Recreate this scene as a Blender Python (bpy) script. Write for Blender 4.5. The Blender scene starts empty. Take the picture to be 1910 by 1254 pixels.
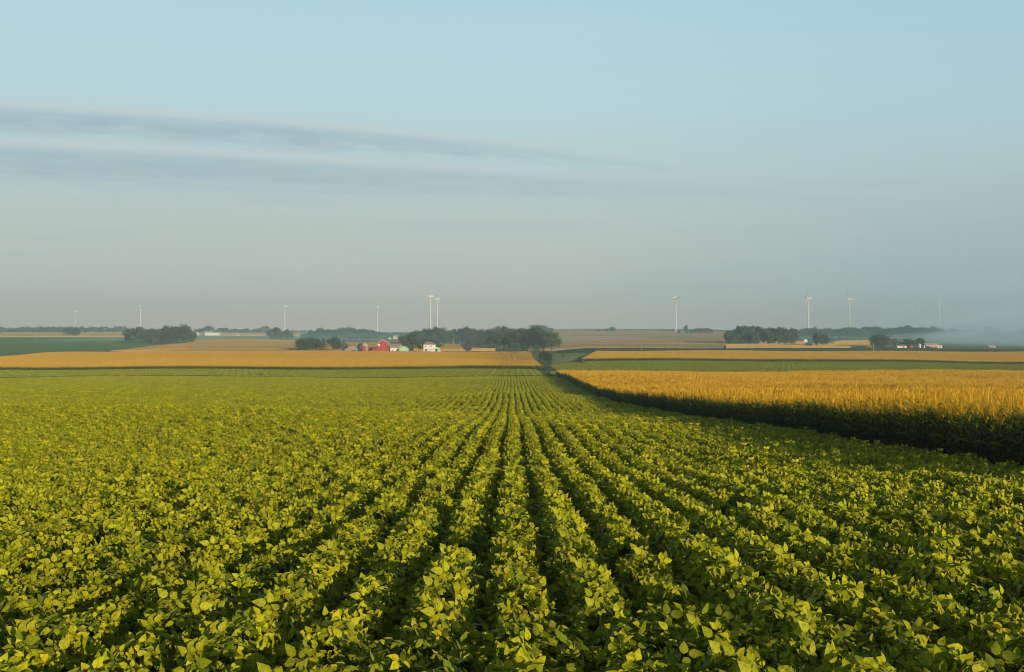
import bpy, math, random
import numpy as np
from mathutils import Vector, Matrix

# ------------------------------------------------------------------ camera, sky, sun, exposure
sc = bpy.context.scene
COL = sc.collection
R = math.radians
F = 1857.0            # focal length in photograph pixels (35 mm lens)
CZ = 3.0              # eye height above the field's near edge
YH = 627.0

cam = bpy.data.cameras.new("camera")
cam.lens = 35.0; cam.sensor_width = 36.0
cam.clip_start = 0.1; cam.clip_end = 30000
cam_o = bpy.data.objects.new("camera", cam); COL.objects.link(cam_o)
cam_o.location = (0, 0, CZ); cam_o.rotation_euler = (R(90), 0, 0)
sc.camera = cam_o

SUN_EL, SUN_AZ = R(10.0), R(147.0)      # azimuth clockwise from +Y (the view direction)
SUN = Vector((math.sin(SUN_AZ) * math.cos(SUN_EL), math.cos(SUN_AZ) * math.cos(SUN_EL), math.sin(SUN_EL)))
sl = bpy.data.lights.new("sun", 'SUN'); sl.energy = 5.0; sl.angle = R(0.5); sl.color = (1.0, 0.78, 0.48)
so = bpy.data.objects.new("sun", sl); COL.objects.link(so)
so.rotation_euler = SUN.to_track_quat('Z', 'Y').to_euler(); so.location = (60, -120, 60)

sc.view_settings.view_transform = 'Standard'; sc.view_settings.look = 'None'
sc.view_settings.exposure = 0.0; sc.view_settings.gamma = 1.0
try:
    sc.cycles.use_denoising = True
    sc.cycles.denoiser = 'OPENIMAGEDENOISE'
    sc.cycles.filter_width = 1.0
    sc.cycles.max_bounces = 6; sc.cycles.diffuse_bounces = 3; sc.cycles.glossy_bounces = 2
    sc.cycles.transmission_bounces = 4; sc.cycles.volume_bounces = 3
    sc.cycles.volume_max_steps = 64
except Exception as e:
    print(e)


def lin(r, g, b):
    f = lambda c: (c / 12.92 if c <= 0.04045 else ((c + 0.055) / 1.055) ** 2.4)
    return (f(r / 255), f(g / 255), f(b / 255), 1.0)


class NT:
    """tiny helper round a node tree"""
    def __init__(s, t): s.t = t; s.n = t.nodes; s.l = t.links
    def new(s, k, **kw):
        n = s.n.new(k)
        for a, v in kw.items(): setattr(n, a, v)
        return n
    def put(s, sock, v):
        if isinstance(v, bpy.types.NodeSocket): s.l.new(v, sock)
        elif v is not None: sock.default_value = v
    def m(s, op, a, b=None, c=None, clamp=False):
        n = s.new('ShaderNodeMath', operation=op); n.use_clamp = clamp
        for i, v in enumerate((a, b, c)):
            if v is not None: s.put(n.inputs[i], v)
        return n.outputs[0]
    def step(s, v, a, b):
        n = s.new('ShaderNodeMapRange', interpolation_type='SMOOTHSTEP')
        s.put(n.inputs[0], v); n.inputs[1].default_value = a; n.inputs[2].default_value = b
        return n.outputs[0]
    def mix(s, f, a, b, mode='MIX'):
        n = s.new('ShaderNodeMix', data_type='RGBA', blend_type=mode)
        s.put(n.inputs[0], f); s.put(n.inputs[6], a); s.put(n.inputs[7], b)
        return n.outputs[2]
    def ramp(s, v, stops):
        n = s.new('ShaderNodeValToRGB'); e = n.color_ramp.elements
        while len(e) < len(stops): e.new(0.5)
        for i, (p, c) in enumerate(stops): e[i].position = p; e[i].color = c
        s.put(n.inputs[0], v); return n.outputs[0]
    def noise(s, vec, scale, detail=3, rough=0.5):
        n = s.new('ShaderNodeTexNoise'); s.put(n.inputs['Vector'], vec)
        n.inputs['Scale'].default_value = scale; n.inputs['Detail'].default_value = detail
        n.inputs['Roughness'].default_value = rough
        return n.outputs[0]
    def comb(s, x, y, z):
        n = s.new('ShaderNodeCombineXYZ')
        for i, v in enumerate((x, y, z)): s.put(n.inputs[i], v)
        return n.outputs[0]


def build_world():
    w = bpy.data.worlds.new("World"); sc.world = w; w.use_nodes = True
    T = NT(w.node_tree); T.n.clear()
    out = T.new('ShaderNodeOutputWorld'); bg = T.new('ShaderNodeBackground')
    T.l.new(bg.outputs[0], out.inputs[0])
    STR = 0.05
    bg.inputs[1].default_value = STR
    sky = T.new('ShaderNodeTexSky', sky_type='NISHITA'); sky.sun_disc = False
    sky.sun_elevation = SUN_EL; sky.sun_rotation = SUN_AZ; sky.dust_density = 2.0; sky.air_density = 1.0
    tc = T.new('ShaderNodeTexCoord'); sp = T.new('ShaderNodeSeparateXYZ')
    T.l.new(tc.outputs['Generated'], sp.inputs[0]); x, y, z = sp.outputs
    el = T.m('DEGREES', T.m('ARCSINE', z)) if False else T.m('MULTIPLY', T.m('ARCSINE', z), 57.2958)
    az = T.m('MULTIPLY', T.m('ARCTAN2', x, y), 57.2958)
    # thin high overcast that thickens towards the horizon (colour against elevation)
    e01 = T.m('DIVIDE', el, 40.0, clamp=True)
    g = T.ramp(e01, [(0.0, (.585, .484, .385, 1)), (.0285, (.575, .484, .385, 1)), (.0625, (.605, .583, .49, 1)), (.0975, (.57, .602, .535, 1)),
                     (.174, (.53, .617, .585, 1)), (.25, (.51, .662, .686, 1)), (.325, (.498, .698, .738, 1)), (.43, (.456, .686, .774, 1)), (1.0, (.20, .42, .68, 1))])
    azr = T.step(az, 0.0, 30.0)
    g = T.mix(T.m('MULTIPLY', azr, 0.55), g, T.mix(1.0, g, (0.78, 0.87, 0.94, 1), 'MULTIPLY'))
    g = T.mix(T.m('MULTIPLY', azr, T.m('SUBTRACT', 1.0, T.step(el, 1.0, 9.0))), g, T.mix(1.0, g, (0.66, 0.82, 1.0, 1), 'MULTIPLY'))
    # streaks of stratus: two long tapering bands falling to the right, and faint ones under them
    nz = T.noise(T.comb(T.m('MULTIPLY', az, 0.10), T.m('MULTIPLY', el, 0.55), 0.0), 1.0, 5, 0.55)
    wob = T.m('MULTIPLY', T.m('SUBTRACT', nz, 0.5), 0.9)
    n2 = T.noise(T.comb(T.m('MULTIPLY', az, 0.22), T.m('MULTIPLY', el, 2.2), 3.0), 1.0, 5, 0.6)
    wisp = T.m('MULTIPLY', T.m('SUBTRACT', n2, 0.5), 1.1)
    n3 = T.noise(T.comb(T.m('MULTIPLY', az, 0.055), T.m('MULTIPLY', el, 0.9), 9.0), 1.0, 4, 0.5)
    dark = lin(163, 186, 197); lite = lin(204, 210, 210)
    c = g
    def band(c, e0, slope, curve, thick, a0, a1, taper, strength, liteamt):
        th_ = thick
        azs = T.m('ADD', az, 27.0)
        ctr = T.m('ADD', T.m('ADD', T.m('MULTIPLY', azs, slope), e0), T.m('MULTIPLY', T.m('MULTIPLY', azs, azs), curve))
        d = T.m('SUBTRACT', el, ctr)                       # height over the upper edge
        fib = T.noise(T.comb(T.m('MULTIPLY', az, 0.30), T.m('MULTIPLY', d, 2.6), e0), 1.0, 6, 0.62)
        up = T.m('ADD', d, T.m('MULTIPLY', wob, 0.22))
        lo = T.m('ADD', T.m('ADD', d, T.m('MULTIPLY', T.m('SUBTRACT', fib, 0.5), 1.5)), T.m('MULTIPLY', wob, 0.6))
        fade = T.m('SUBTRACT', 1.0, T.step(az, a0, a1))
        th = T.m('ADD', T.m('MULTIPLY', fade, thick * (1 - taper)), thick * taper)
        top = T.m('SUBTRACT', 1.0, T.step(T.m('ADD', up, T.m('MULTIPLY', T.m('SUBTRACT', fib, 0.5), 0.5)), -0.62, 0.10))
        n = T.new('ShaderNodeMapRange', interpolation_type='SMOOTHSTEP')
        T.put(n.inputs[0], T.m('DIVIDE', lo, th)); n.inputs[1].default_value = -1.25; n.inputs[2].default_value = -0.55
        m = T.m('MULTIPLY', T.m('MULTIPLY', T.m('MULTIPLY', top, n.outputs[0]), T.m('MULTIPLY', fade, strength)), T.m('ADD', T.m('MULTIPLY', fib, 1.7), 0.1), clamp=True)
        c = T.mix(m, c, dark)
        rim = T.m('MULTIPLY', T.m('MULTIPLY', T.m('SUBTRACT', 1.0, T.step(up, -0.10, 0.30)), T.step(up, -0.60, -0.05)), T.m('ADD', fib, 0.45), clamp=True)
        c = T.mix(T.m('MULTIPLY', T.m('MULTIPLY', rim, fade), liteamt), c, lite)
        under = T.m('MULTIPLY', T.m('MULTIPLY', T.step(fib, 0.48, 0.66), T.m('SUBTRACT', 1.0, T.step(d, -th_ * 1.05, -th_ * .75))), T.step(d, -th_ * 2.0, -th_ * 1.2))
        return T.mix(T.m('MULTIPLY', T.m('MULTIPLY', under, fade), 0.5), c, lite)
    c = band(c, 11.853, 0.04389, -0.002684, 1.55, -16.0, 20.0, 0.30, 0.8, 0.55)
    c = band(c, 9.98, 0.0257, -0.00158, 2.2, -22.0, 33.0, 0.20, 0.68, 0.5)
    faint = T.m('MULTIPLY', T.step(n3, 0.50, 0.72), T.m('SUBTRACT', 1.0, T.step(el, 7.0, 11.5)))
    c = T.mix(T.m('MULTIPLY', faint, 0.30), c, dark)
    c = T.mix(T.step(el, 20.0, 55.0), c, (0, 0, 0, 1)) if False else c
    scaled = T.mix(1.0, c, (1 / STR, 1 / STR, 1 / STR, 1), 'MULTIPLY')
    fin = T.mix(T.step(el, 19.5, 36.0), scaled, sky.outputs[0])
    T.l.new(fin, bg.inputs[0])


build_world()

# ------------------------------------------------------------------ terrain
NEAR = [(0, 2.72), (6.5, 3.03), (9.5, 3.17), (13.3, 3.42), (20, 3.8), (33, 4.64), (44, 5.09), (57, 5.75), (84.5, 7.15),
        (105, 8.0), (120, 8.4), (142, 8.7), (149, 8.85), (163, 10.2), (175, 10.85), (207, 11.4), (282, 12.85), (322, 13.95)]
COLS = {                                   # bearing (photo px) -> (distance, ground seen at this row)
    -700: [(441, 692.5), (600, 680), (740, 667.5), (1000, 650), (1500, 630), (1950, 623), (2600, 621), (4000, 622), (7000, 624)],
    0: [(441, 692.5), (600, 680), (740, 667.5), (1000, 649), (1500, 629.5), (1950, 622.5), (2600, 620.5), (4000, 621), (7000, 624)],
    150: [(441, 692.5), (600, 678), (740, 662), (800, 659), (1000, 647), (1500, 629.5), (1950, 622.5), (2600, 620.5), (4000, 621), (7000, 624)],
    300: [(441, 692), (600, 676.5), (740, 661.5), (800, 658.5), (1060, 643), (1300, 634), (1700, 626.5), (2000, 622), (2600, 620), (4000, 621), (7000, 624)],
    460: [(441, 692), (600, 676.5), (740, 661.5), (800, 658.5), (1000, 646), (1230, 635.5), (1700, 627), (2000, 622.5), (2600, 620), (7000, 624)],
    560: [(441, 692), (600, 676.5), (740, 661.5), (800, 658.5), (1230, 638), (1700, 628), (2000, 623), (2600, 620), (7000, 624)],
    800: [(441, 692), (600, 676.5), (740, 661.5), (790, 657.5), (1050, 645.5), (1200, 641), (1700, 629), (2000, 624), (2600, 620), (7000, 624)],
    985: [(441, 692), (600, 676.5), (740, 662), (790, 658.5), (860, 655.5), (1200, 644), (1700, 630), (2000, 622), (2400, 618), (7000, 624)],
    1030: [(441, 691), (560, 678), (650, 669), (790, 660), (860, 656), (1200, 646), (1700, 629), (2100, 617), (2500, 614.5), (4000, 617), (7000, 624)],
    1100: [(440, 690), (545, 676), (745, 660.5), (790, 656), (900, 650), (1200, 641), (1600, 628), (2150, 615.5), (2500, 613.8), (3200, 615), (7000, 623)],
    1300: [(440, 688.5), (545, 676), (745, 660), (800, 655.5), (900, 650.5), (1100, 643), (1600, 630), (2250, 620.5), (2450, 614.5), (2800, 613.8), (3400, 615), (7000, 623)],
    1450: [(440, 687.5), (545, 676.5), (745, 660.5), (900, 650), (1030, 644), (1500, 633), (2200, 623), (3000, 620), (7000, 624)],
    1650: [(440, 686.5), (560, 677.5), (745, 661), (900, 649.5), (1100, 642.5), (1500, 632), (2200, 623), (3000, 620), (7000, 624)],
    1910: [(440, 687), (580, 680), (745, 661.5), (900, 652), (1500, 637), (2200, 628), (3000, 623), (7000, 625)],
    2600: [(440, 688), (580, 680), (745, 661.5), (900, 652), (1500, 637), (2200, 628), (3000, 623), (7000, 625)],
}
_px = np.array(sorted(COLS)); _lg = np.linspace(math.log(4), math.log(7000), 700); _D = np.exp(_lg)


def _smooth(a, k):
    w = np.hanning(2 * k + 3)[1:-1]; w /= w.sum()
    return np.convolve(np.pad(a, k, mode='edge'), w, mode='valid')


_tab = []
for p in _px:
    kn = [(d, h) for d, h in NEAR if d > 0] + [(d, (yy - YH) * d / F) for d, yy in COLS[p]]
    d, h = np.array(kn).T
    _tab.append(_smooth(np.interp(_D, d, h), 4))
_tab = np.array(_tab)


def ground(X, Y):
    """height of the ground, metres; the land is one height field"""
    X = np.asarray(X, float); Y = np.asarray(Y, float)
    X, Y = np.broadcast_arrays(X, Y)
    Yc = np.clip(Y, 4.001, 6990)
    px = np.clip(955 + F * X / np.maximum(Yc, 60), _px[0], _px[-1] - 0.01)
    i = np.clip(np.searchsorted(_px, px, side='right') - 1, 0, len(_px) - 2)
    f = (px - _px[i]) / (_px[i + 1] - _px[i]); f = f * f * (3 - 2 * f)
    t = (np.log(Yc) - _lg[0]) / (_lg[1] - _lg[0]); j = np.clip(t.astype(int), 0, len(_lg) - 2); t = t - j
    a = _tab[i, j] * (1 - t) + _tab[i, j + 1] * t
    b = _tab[i + 1, j] * (1 - t) + _tab[i + 1, j + 1] * t
    h = a * (1 - f) + b * f
    h = h - np.where(Y < 4, (4 - Y) * 0.045, 0)
    sm = lambda v, lo, hi: np.clip((v - lo) / (hi - lo), 0, 1) ** 2 * (3 - 2 * np.clip((v - lo) / (hi - lo), 0, 1))
    h = h + 1.0 * np.exp(-((Y - 138) / 26) ** 2) * sm(X, 3, 15)
    h = h - 0.75 * np.exp(-((Y - 64) / 13) ** 2) * sm(-X, 2, 22) + 0.35 * np.exp(-((Y - 96) / 16) ** 2) * sm(-X, 0, 22)
    h = h + 0.10 * np.sin(Y * 0.09 + X * 0.05) * sm(Y, 15, 60) * (1 - sm(Y, 300, 420))
    h = h + 0.25 * np.sin(X * 0.05 + Y * 0.013) * sm(Y, 40, 200) * (1 - sm(Y, 700, 1000))
    return CZ - h


def at(px, D):
    X = (px - 955) / F * D
    return Vector((X, D, float(ground(X, D))))


def ztop(y, D): return CZ + (YH - y) * D / F


# ------------------------------------------------------------------ materials
def mat(name):
    m = bpy.data.materials.new(name); m.use_nodes = True
    T = NT(m.node_tree); T.n.clear()
    return m, T


def mat_leaf(name, trans=0.3, gloss=0.25, rough=0.45, var=0.25, tint=(1, 1, 1, 1), tcol=(0.55, 0.62, 0.08, 1), under=False):
    """leaf: colour from the mesh's Col attribute, varied from plant to plant, some light through the blade"""
    m, T = mat(name)
    out = T.new('ShaderNodeOutputMaterial')
    at_ = T.new('ShaderNodeAttribute', attribute_name='Col')
    oi = T.new('ShaderNodeObjectInfo')
    k = T.m('ADD', T.m('MULTIPLY', T.m('SUBTRACT', oi.outputs['Random'], 0.5), var), 1.0)
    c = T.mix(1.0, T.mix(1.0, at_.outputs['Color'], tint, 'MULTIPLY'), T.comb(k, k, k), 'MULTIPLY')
    if under:                      # paler felted underside, and a blade mottled by wear and insects
        ge = T.new('ShaderNodeNewGeometry')
        n = T.noise(ge.outputs['Position'], 38.0, 2, 0.6)
        k2 = T.m('ADD', T.m('MULTIPLY', T.step(n, 0.34, 0.62), 0.34), 0.72)
        c = T.mix(1.0, c, T.comb(k2, k2, k2), 'MULTIPLY')
        c = T.mix(T.m('MULTIPLY', T.step(n, 0.33, 0.27), 0.8), c, (.05, .035, .01, 1))
        c = T.mix(T.m('MULTIPLY', ge.outputs['Backfacing'], 0.3), c, (.16, .22, .05, 1))
    p = T.new('ShaderNodeBsdfPrincipled'); T.put(p.inputs['Base Color'], c)
    p.inputs['Roughness'].default_value = rough; p.inputs['Specular IOR Level'].default_value = gloss
    tr = T.new('ShaderNodeBsdfTranslucent')
    T.put(tr.inputs[0], T.mix(1.0, T.mix(0.0, c, c), tcol, 'MULTIPLY') if False else c)
    mx = T.new('ShaderNodeMixShader'); mx.inputs[0].default_value = trans
    T.l.new(p.outputs[0], mx.inputs[1]); T.l.new(tr.outputs[0], mx.inputs[2]); T.l.new(mx.outputs[0], out.inputs[0])
    return m


def mat_plain(name, col, rough=0.7, spec=0.3, nscale=0.6, namt=0.18, metallic=0.0, ribs=None):
    """painted or weathered surface with blotchy dirt; ribs = (axis, pitch, depth) for corrugated or boarded faces"""
    m, T = mat(name)
    out = T.new('ShaderNodeOutputMaterial'); p = T.new('ShaderNodeBsdfPrincipled')
    tc = T.new('ShaderNodeTexCoord')
    n = T.noise(tc.outputs['Object'], nscale, 5, 0.6)
    k = T.m('ADD', T.m('MULTIPLY', T.m('SUBTRACT', n, 0.5), namt * 2), 1.0)
    T.put(p.inputs['Base Color'], T.mix(1.0, col + (1,) if len(col) == 3 else col, T.comb(k, k, k), 'MULTIPLY'))
    p.inputs['Roughness'].default_value = rough; p.inputs['Specular IOR Level'].default_value = spec
    p.inputs['Metallic'].default_value = metallic
    if ribs:
        s = T.new('ShaderNodeSeparateXYZ'); T.l.new(tc.outputs['Object'], s.inputs[0])
        wv = T.m('SINE', T.m('MULTIPLY', s.outputs[ribs[0]], 6.2832 / ribs[1]))
        b = T.new('ShaderNodeBump'); b.inputs['Strength'].default_value = 0.6; b.inputs['Distance'].default_value = ribs[2]
        T.put(b.inputs['Height'], wv); T.l.new(b.outputs[0], p.inputs['Normal'])
    T.l.new(p.outputs[0], out.inputs[0])
    return m


def mat_field(name, a, b, sx=0.004, sy=0.03, fine=0.5, c=None, lo=0.40, hi=0.62, bump=0.6):
    """far crop canopy: two colours in long drifts along the contour, finer mottling over them"""
    m, T = mat(name)
    out = T.new('ShaderNodeOutputMaterial'); p = T.new('ShaderNodeBsdfPrincipled')
    g = T.new('ShaderNodeNewGeometry'); s = T.new('ShaderNodeSeparateXYZ'); T.l.new(g.outputs['Position'], s.inputs[0])
    n = T.noise(T.comb(T.m('MULTIPLY', s.outputs[0], sx), T.m('MULTIPLY', s.outputs[1], sy), 0.0), 1.0, 4, 0.55)
    f = T.noise(g.outputs['Position'], fine, 2, 0.6)
    col = T.mix(T.step(n, lo, hi), a, b)
    if c:
        n2 = T.noise(T.comb(T.m('MULTIPLY', s.outputs[0], sx * 0.6), T.m('MULTIPLY', s.outputs[1], sy * 2.2), 7.0), 1.0, 3, 0.5)
        col = T.mix(T.m('MULTIPLY', T.step(n2, 0.52, 0.66), 0.75), col, c)
    k = T.m('ADD', T.m('MULTIPLY', T.m('SUBTRACT', f, 0.5), 0.55), 1.0)
    T.put(p.inputs['Base Color'], T.mix(1.0, col, T.comb(k, k, k), 'MULTIPLY'))
    p.inputs['Roughness'].default_value = 0.85; p.inputs['Specular IOR Level'].default_value = 0.1
    bp = T.new('ShaderNodeBump'); bp.inputs['Strength'].default_value = bump; bp.inputs['Distance'].default_value = 0.5
    T.put(bp.inputs['Height'], f); T.l.new(bp.outputs[0], p.inputs['Normal'])
    T.l.new(p.outputs[0], out.inputs[0])
    return m


# ------------------------------------------------------------------ mesh helpers
class MB:
    def __init__(s): s.v = []; s.f = []; s.c = []; s.n = 0
    def add(s, verts, faces, col=None):
        verts = np.asarray(verts, float).reshape(-1, 3)
        s.v.append(verts)
        for f in faces: s.f.append(tuple(int(i) + s.n for i in f))
        if col is not None: s.c.append(np.broadcast_to(np.asarray(col, float), (len(verts), 3)))
        else: s.c.append(np.ones((len(verts), 3)))
        s.n += len(verts)
    def box(s, x0, x1, y0, y1, z0, z1):
        s.add([(x, y, z) for z in (z0, z1) for y in (y0, y1) for x in (x0, x1)],
              [(0, 2, 3, 1), (4, 5, 7, 6), (0, 1, 5, 4), (2, 6, 7, 3), (0, 4, 6, 2), (1, 3, 7, 5)])
    def prism(s, prof, y0, y1):
        """closed outline in x,z pushed from y0 to y1"""
        n = len(prof)
        s.add([(x, y0, z) for x, z in prof] + [(x, y1, z) for x, z in prof],
              [tuple(range(n)), tuple(range(2 * n - 1, n - 1, -1))] + [(i, i + n, (i + 1) % n + n, (i + 1) % n) for i in range(n)])
    def slope(s, prof, y0, y1, t):
        """roof skin: open outline in x,z, thickness t upward"""
        pr = list(prof) + [(x, z + t) for x, z in reversed(prof)]
        s.prism(pr, y0, y1)
    def lathe(s, rz, seg=20, cap=True):
        v = []; f = []
        for r, z in rz:
            for k in range(seg):
                a = 2 * math.pi * k / seg; v.append((r * math.cos(a), r * math.sin(a), z))
        for i in range(len(rz) - 1):
            for k in range(seg):
                a, b = i * seg + k, i * seg + (k + 1) % seg
                f.append((a, b, b + seg, a + seg))
        if cap: f += [tuple(range(seg - 1, -1, -1)), tuple(range((len(rz) - 1) * seg, len(rz) * seg))]
        s.add(v, f)
    def tube(s, p, q, r0, r1, seg=6, col=None):
        p = Vector(p); q = Vector(q); d = (q - p).normalized()
        a = d.orthogonal().normalized(); b = d.cross(a)
        v = []; f = []
        for c, r in ((p, r0), (q, r1)):
            for k in range(seg):
                t = 2 * math.pi * k / seg; v.append(c + a * (r * math.cos(t)) + b * (r * math.sin(t)))
        for k in range(seg): f.append((k, (k + 1) % seg, (k + 1) % seg + seg, k + seg))
        f.append(tuple(range(seg - 1, -1, -1))); f.append(tuple(range(seg, 2 * seg)))
        s.add(v, f, col)
    def mesh(s, name, m, smooth=False):
        me = bpy.data.meshes.new(name)
        me.from_pydata(np.concatenate(s.v).tolist(), [], s.f)
        c = np.concatenate(s.c)
        ca = me.color_attributes.new('Col', 'FLOAT_COLOR', 'POINT')
        ca.data.foreach_set('color', np.concatenate([c, np.ones((len(c), 1))], 1).astype(np.float32).ravel())
        if smooth: me.polygons.foreach_set('use_smooth', np.ones(len(me.polygons), bool))
        me.materials.append(m)
        me.update()
        return me
    def build(s, name, m, parent=None, smooth=False):
        o = bpy.data.objects.new(name, s.mesh(name, m, smooth)); COL.objects.link(o)
        if parent: o.parent = parent
        return o


def tag(o, label=None, cat=None, group=None, kind=None):
    if label: o['label'] = label
    if cat: o['category'] = cat
    if group: o['group'] = group
    if kind: o['kind'] = kind
    return o


def empty(name, loc, label, cat, group=None, rz=0.0):
    o = bpy.data.objects.new(name, None); COL.objects.link(o)
    o.location = loc; o.rotation_euler = (0, 0, rz); o.empty_display_size = 0.3
    return tag(o, label, cat, group)


def copy_thing(root, loc, label, group=None, rz=0.0, scale=None, name=None):
    r = root.copy(); COL.objects.link(r); r.location = loc; r.rotation_euler = (0, 0, rz)
    if scale: r.scale = scale
    r['label'] = label
    if group: r['group'] = group
    for ch in list(root.children):
        c = ch.copy(); COL.objects.link(c); c.parent = r
        for g in ch.children:
            d = g.copy(); COL.objects.link(d); d.parent = c
    return r


# ------------------------------------------------------------------ the ground
def build_ground():
    ys = np.concatenate([np.linspace(-40, 4, 12), np.exp(np.linspace(math.log(4.5), math.log(3440), 320))])
    us = np.linspace(-1, 1, 260)
    V = np.zeros((len(ys), len(us), 3))
    for i, y in enumerate(ys):
        half = 60 + max(y, 0) * 0.72
        V[i, :, 0] = us * half; V[i, :, 1] = y
    V[:, :, 2] = ground(V[:, :, 0], V[:, :, 1])
    n = len(us)
    I = np.arange(len(ys) - 1)[:, None] * n + np.arange(n - 1)[None, :]
    Fc = np.stack([I, I + 1, I + 1 + n, I + n], -1).reshape(-1, 4)
    me = bpy.data.meshes.new('ground'); me.from_pydata(V.reshape(-1, 3).tolist(), [], Fc.tolist())
    me.polygons.foreach_set('use_smooth', np.ones(len(me.polygons), bool))
    m, T = mat('soil_and_grass')
    out = T.new('ShaderNodeOutputMaterial'); p = T.new('ShaderNodeBsdfPrincipled')
    g = T.new('ShaderNodeNewGeometry'); s = T.new('ShaderNodeSeparateXYZ'); T.l.new(g.outputs['Position'], s.inputs[0])
    n1 = T.noise(g.outputs['Position'], 0.03, 4, 0.6); n2 = T.noise(g.outputs['Position'], 0.4, 4, 0.6)
    grass = T.mix(T.step(n1, 0.42, 0.6), (0.12, 0.17, 0.04, 1), (0.20, 0.20, 0.07, 1))
    grass = T.mix(T.m('MULTIPLY', T.step(n2, 0.55, 0.7), 0.5), grass, (0.24, 0.18, 0.09, 1))
    soil = T.mix(T.step(n2, 0.4, 0.65), (0.045, 0.032, 0.022, 1), (0.075, 0.055, 0.035, 1))
    c = T.mix(T.step(s.outputs[1], 318.0, 324.0), soil, grass)
    T.put(p.inputs['Base Color'], c); p.inputs['Roughness'].default_value = 0.95
    p.inputs['Specular IOR Level'].default_value = 0.1
    T.l.new(p.outputs[0], out.inputs[0]); me.materials.append(m)
    o = bpy.data.objects.new('ground', me); COL.objects.link(o)
    tag(o, 'rolling farmland ground under all the fields', None, None, 'structure')


build_ground()


# ------------------------------------------------------------------ scattering a crop over its field
def scatter(name, P, ROT, SCL, LOD, protos, rng):
    """one object whose geometry nodes set row sections of the crop on the points P; protos[k] are the sections of detail level k"""
    me = bpy.data.meshes.new(name); n = len(P)
    me.vertices.add(n); me.vertices.foreach_set('co', P.astype(np.float32).ravel())
    def attr(k, t, v, fld):
        a = me.attributes.new(k, t, 'POINT'); a.data.foreach_set(fld, v.ravel())
    attr('rot', 'FLOAT_VECTOR', ROT.astype(np.float32), 'vector'); attr('scl', 'FLOAT_VECTOR', SCL.astype(np.float32), 'vector')
    attr('lod', 'INT', LOD.astype(np.int32), 'value')
    attr('idx', 'INT', rng.integers(0, 1000, n).astype(np.int32), 'value')
    o = bpy.data.objects.new(name, me); COL.objects.link(o)
    ng = bpy.data.node_groups.new(name + '_rows', 'GeometryNodeTree')
    ng.interface.new_socket('Geometry', in_out='INPUT', socket_type='NodeSocketGeometry')
    ng.interface.new_socket('Geometry', in_out='OUTPUT', socket_type='NodeSocketGeometry')
    N, L = ng.nodes, ng.links
    gi = N.new('NodeGroupInput'); go = N.new('NodeGroupOutput'); jn = N.new('GeometryNodeJoinGeometry')
    def na(k, t):
        a = N.new('GeometryNodeInputNamedAttribute'); a.data_type = t; a.inputs[0].default_value = k
        return a.outputs[0]
    rot, scl, lod, idx = na('rot', 'FLOAT_VECTOR'), na('scl', 'FLOAT_VECTOR'), na('lod', 'INT'), na('idx', 'INT')
    e2r = N.new('FunctionNodeEulerToRotation'); L.new(rot, e2r.inputs[0])
    for k, ps in enumerate(protos):
        j2 = N.new('GeometryNodeJoinGeometry')
        for p in ps:
            oi = N.new('GeometryNodeObjectInfo'); oi.inputs['Object'].default_value = p
            oi.inputs['As Instance'].default_value = False
            g2i = N.new('GeometryNodeGeometryToInstance'); L.new(oi.outputs['Geometry'], g2i.inputs[0])
            L.new(g2i.outputs[0], j2.inputs[0])
        cmp_ = N.new('FunctionNodeCompare'); cmp_.data_type = 'INT'; cmp_.operation = 'EQUAL'
        L.new(lod, cmp_.inputs[2]); cmp_.inputs[3].default_value = k
        md = N.new('ShaderNodeMath'); md.operation = 'MODULO'; L.new(idx, md.inputs[0]); md.inputs[1].default_value = len(ps)
        iop = N.new('GeometryNodeInstanceOnPoints')
        L.new(gi.outputs[0], iop.inputs['Points']); L.new(cmp_.outputs[0], iop.inputs['Selection'])
        L.new(j2.outputs[0], iop.inputs['Instance']); iop.inputs['Pick Instance'].default_value = True
        L.new(md.outputs[0], iop.inputs['Instance Index'])
        L.new(e2r.outputs[0], iop.inputs['Rotation']); L.new(scl, iop.inputs['Scale'])
        L.new(iop.outputs[0], jn.inputs[0])
    L.new(jn.outputs[0], go.inputs[0])
    md = o.modifiers.new('rows', 'NODES'); md.node_group = ng
    return o


def unit(a): return a / np.maximum(np.linalg.norm(a, axis=-1, keepdims=True), 1e-9)


LEAF_T = np.array([0, .14, .4, .72, 1.0]); LEAF_W = np.array([0, .25, .325, .18, 0])


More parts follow.
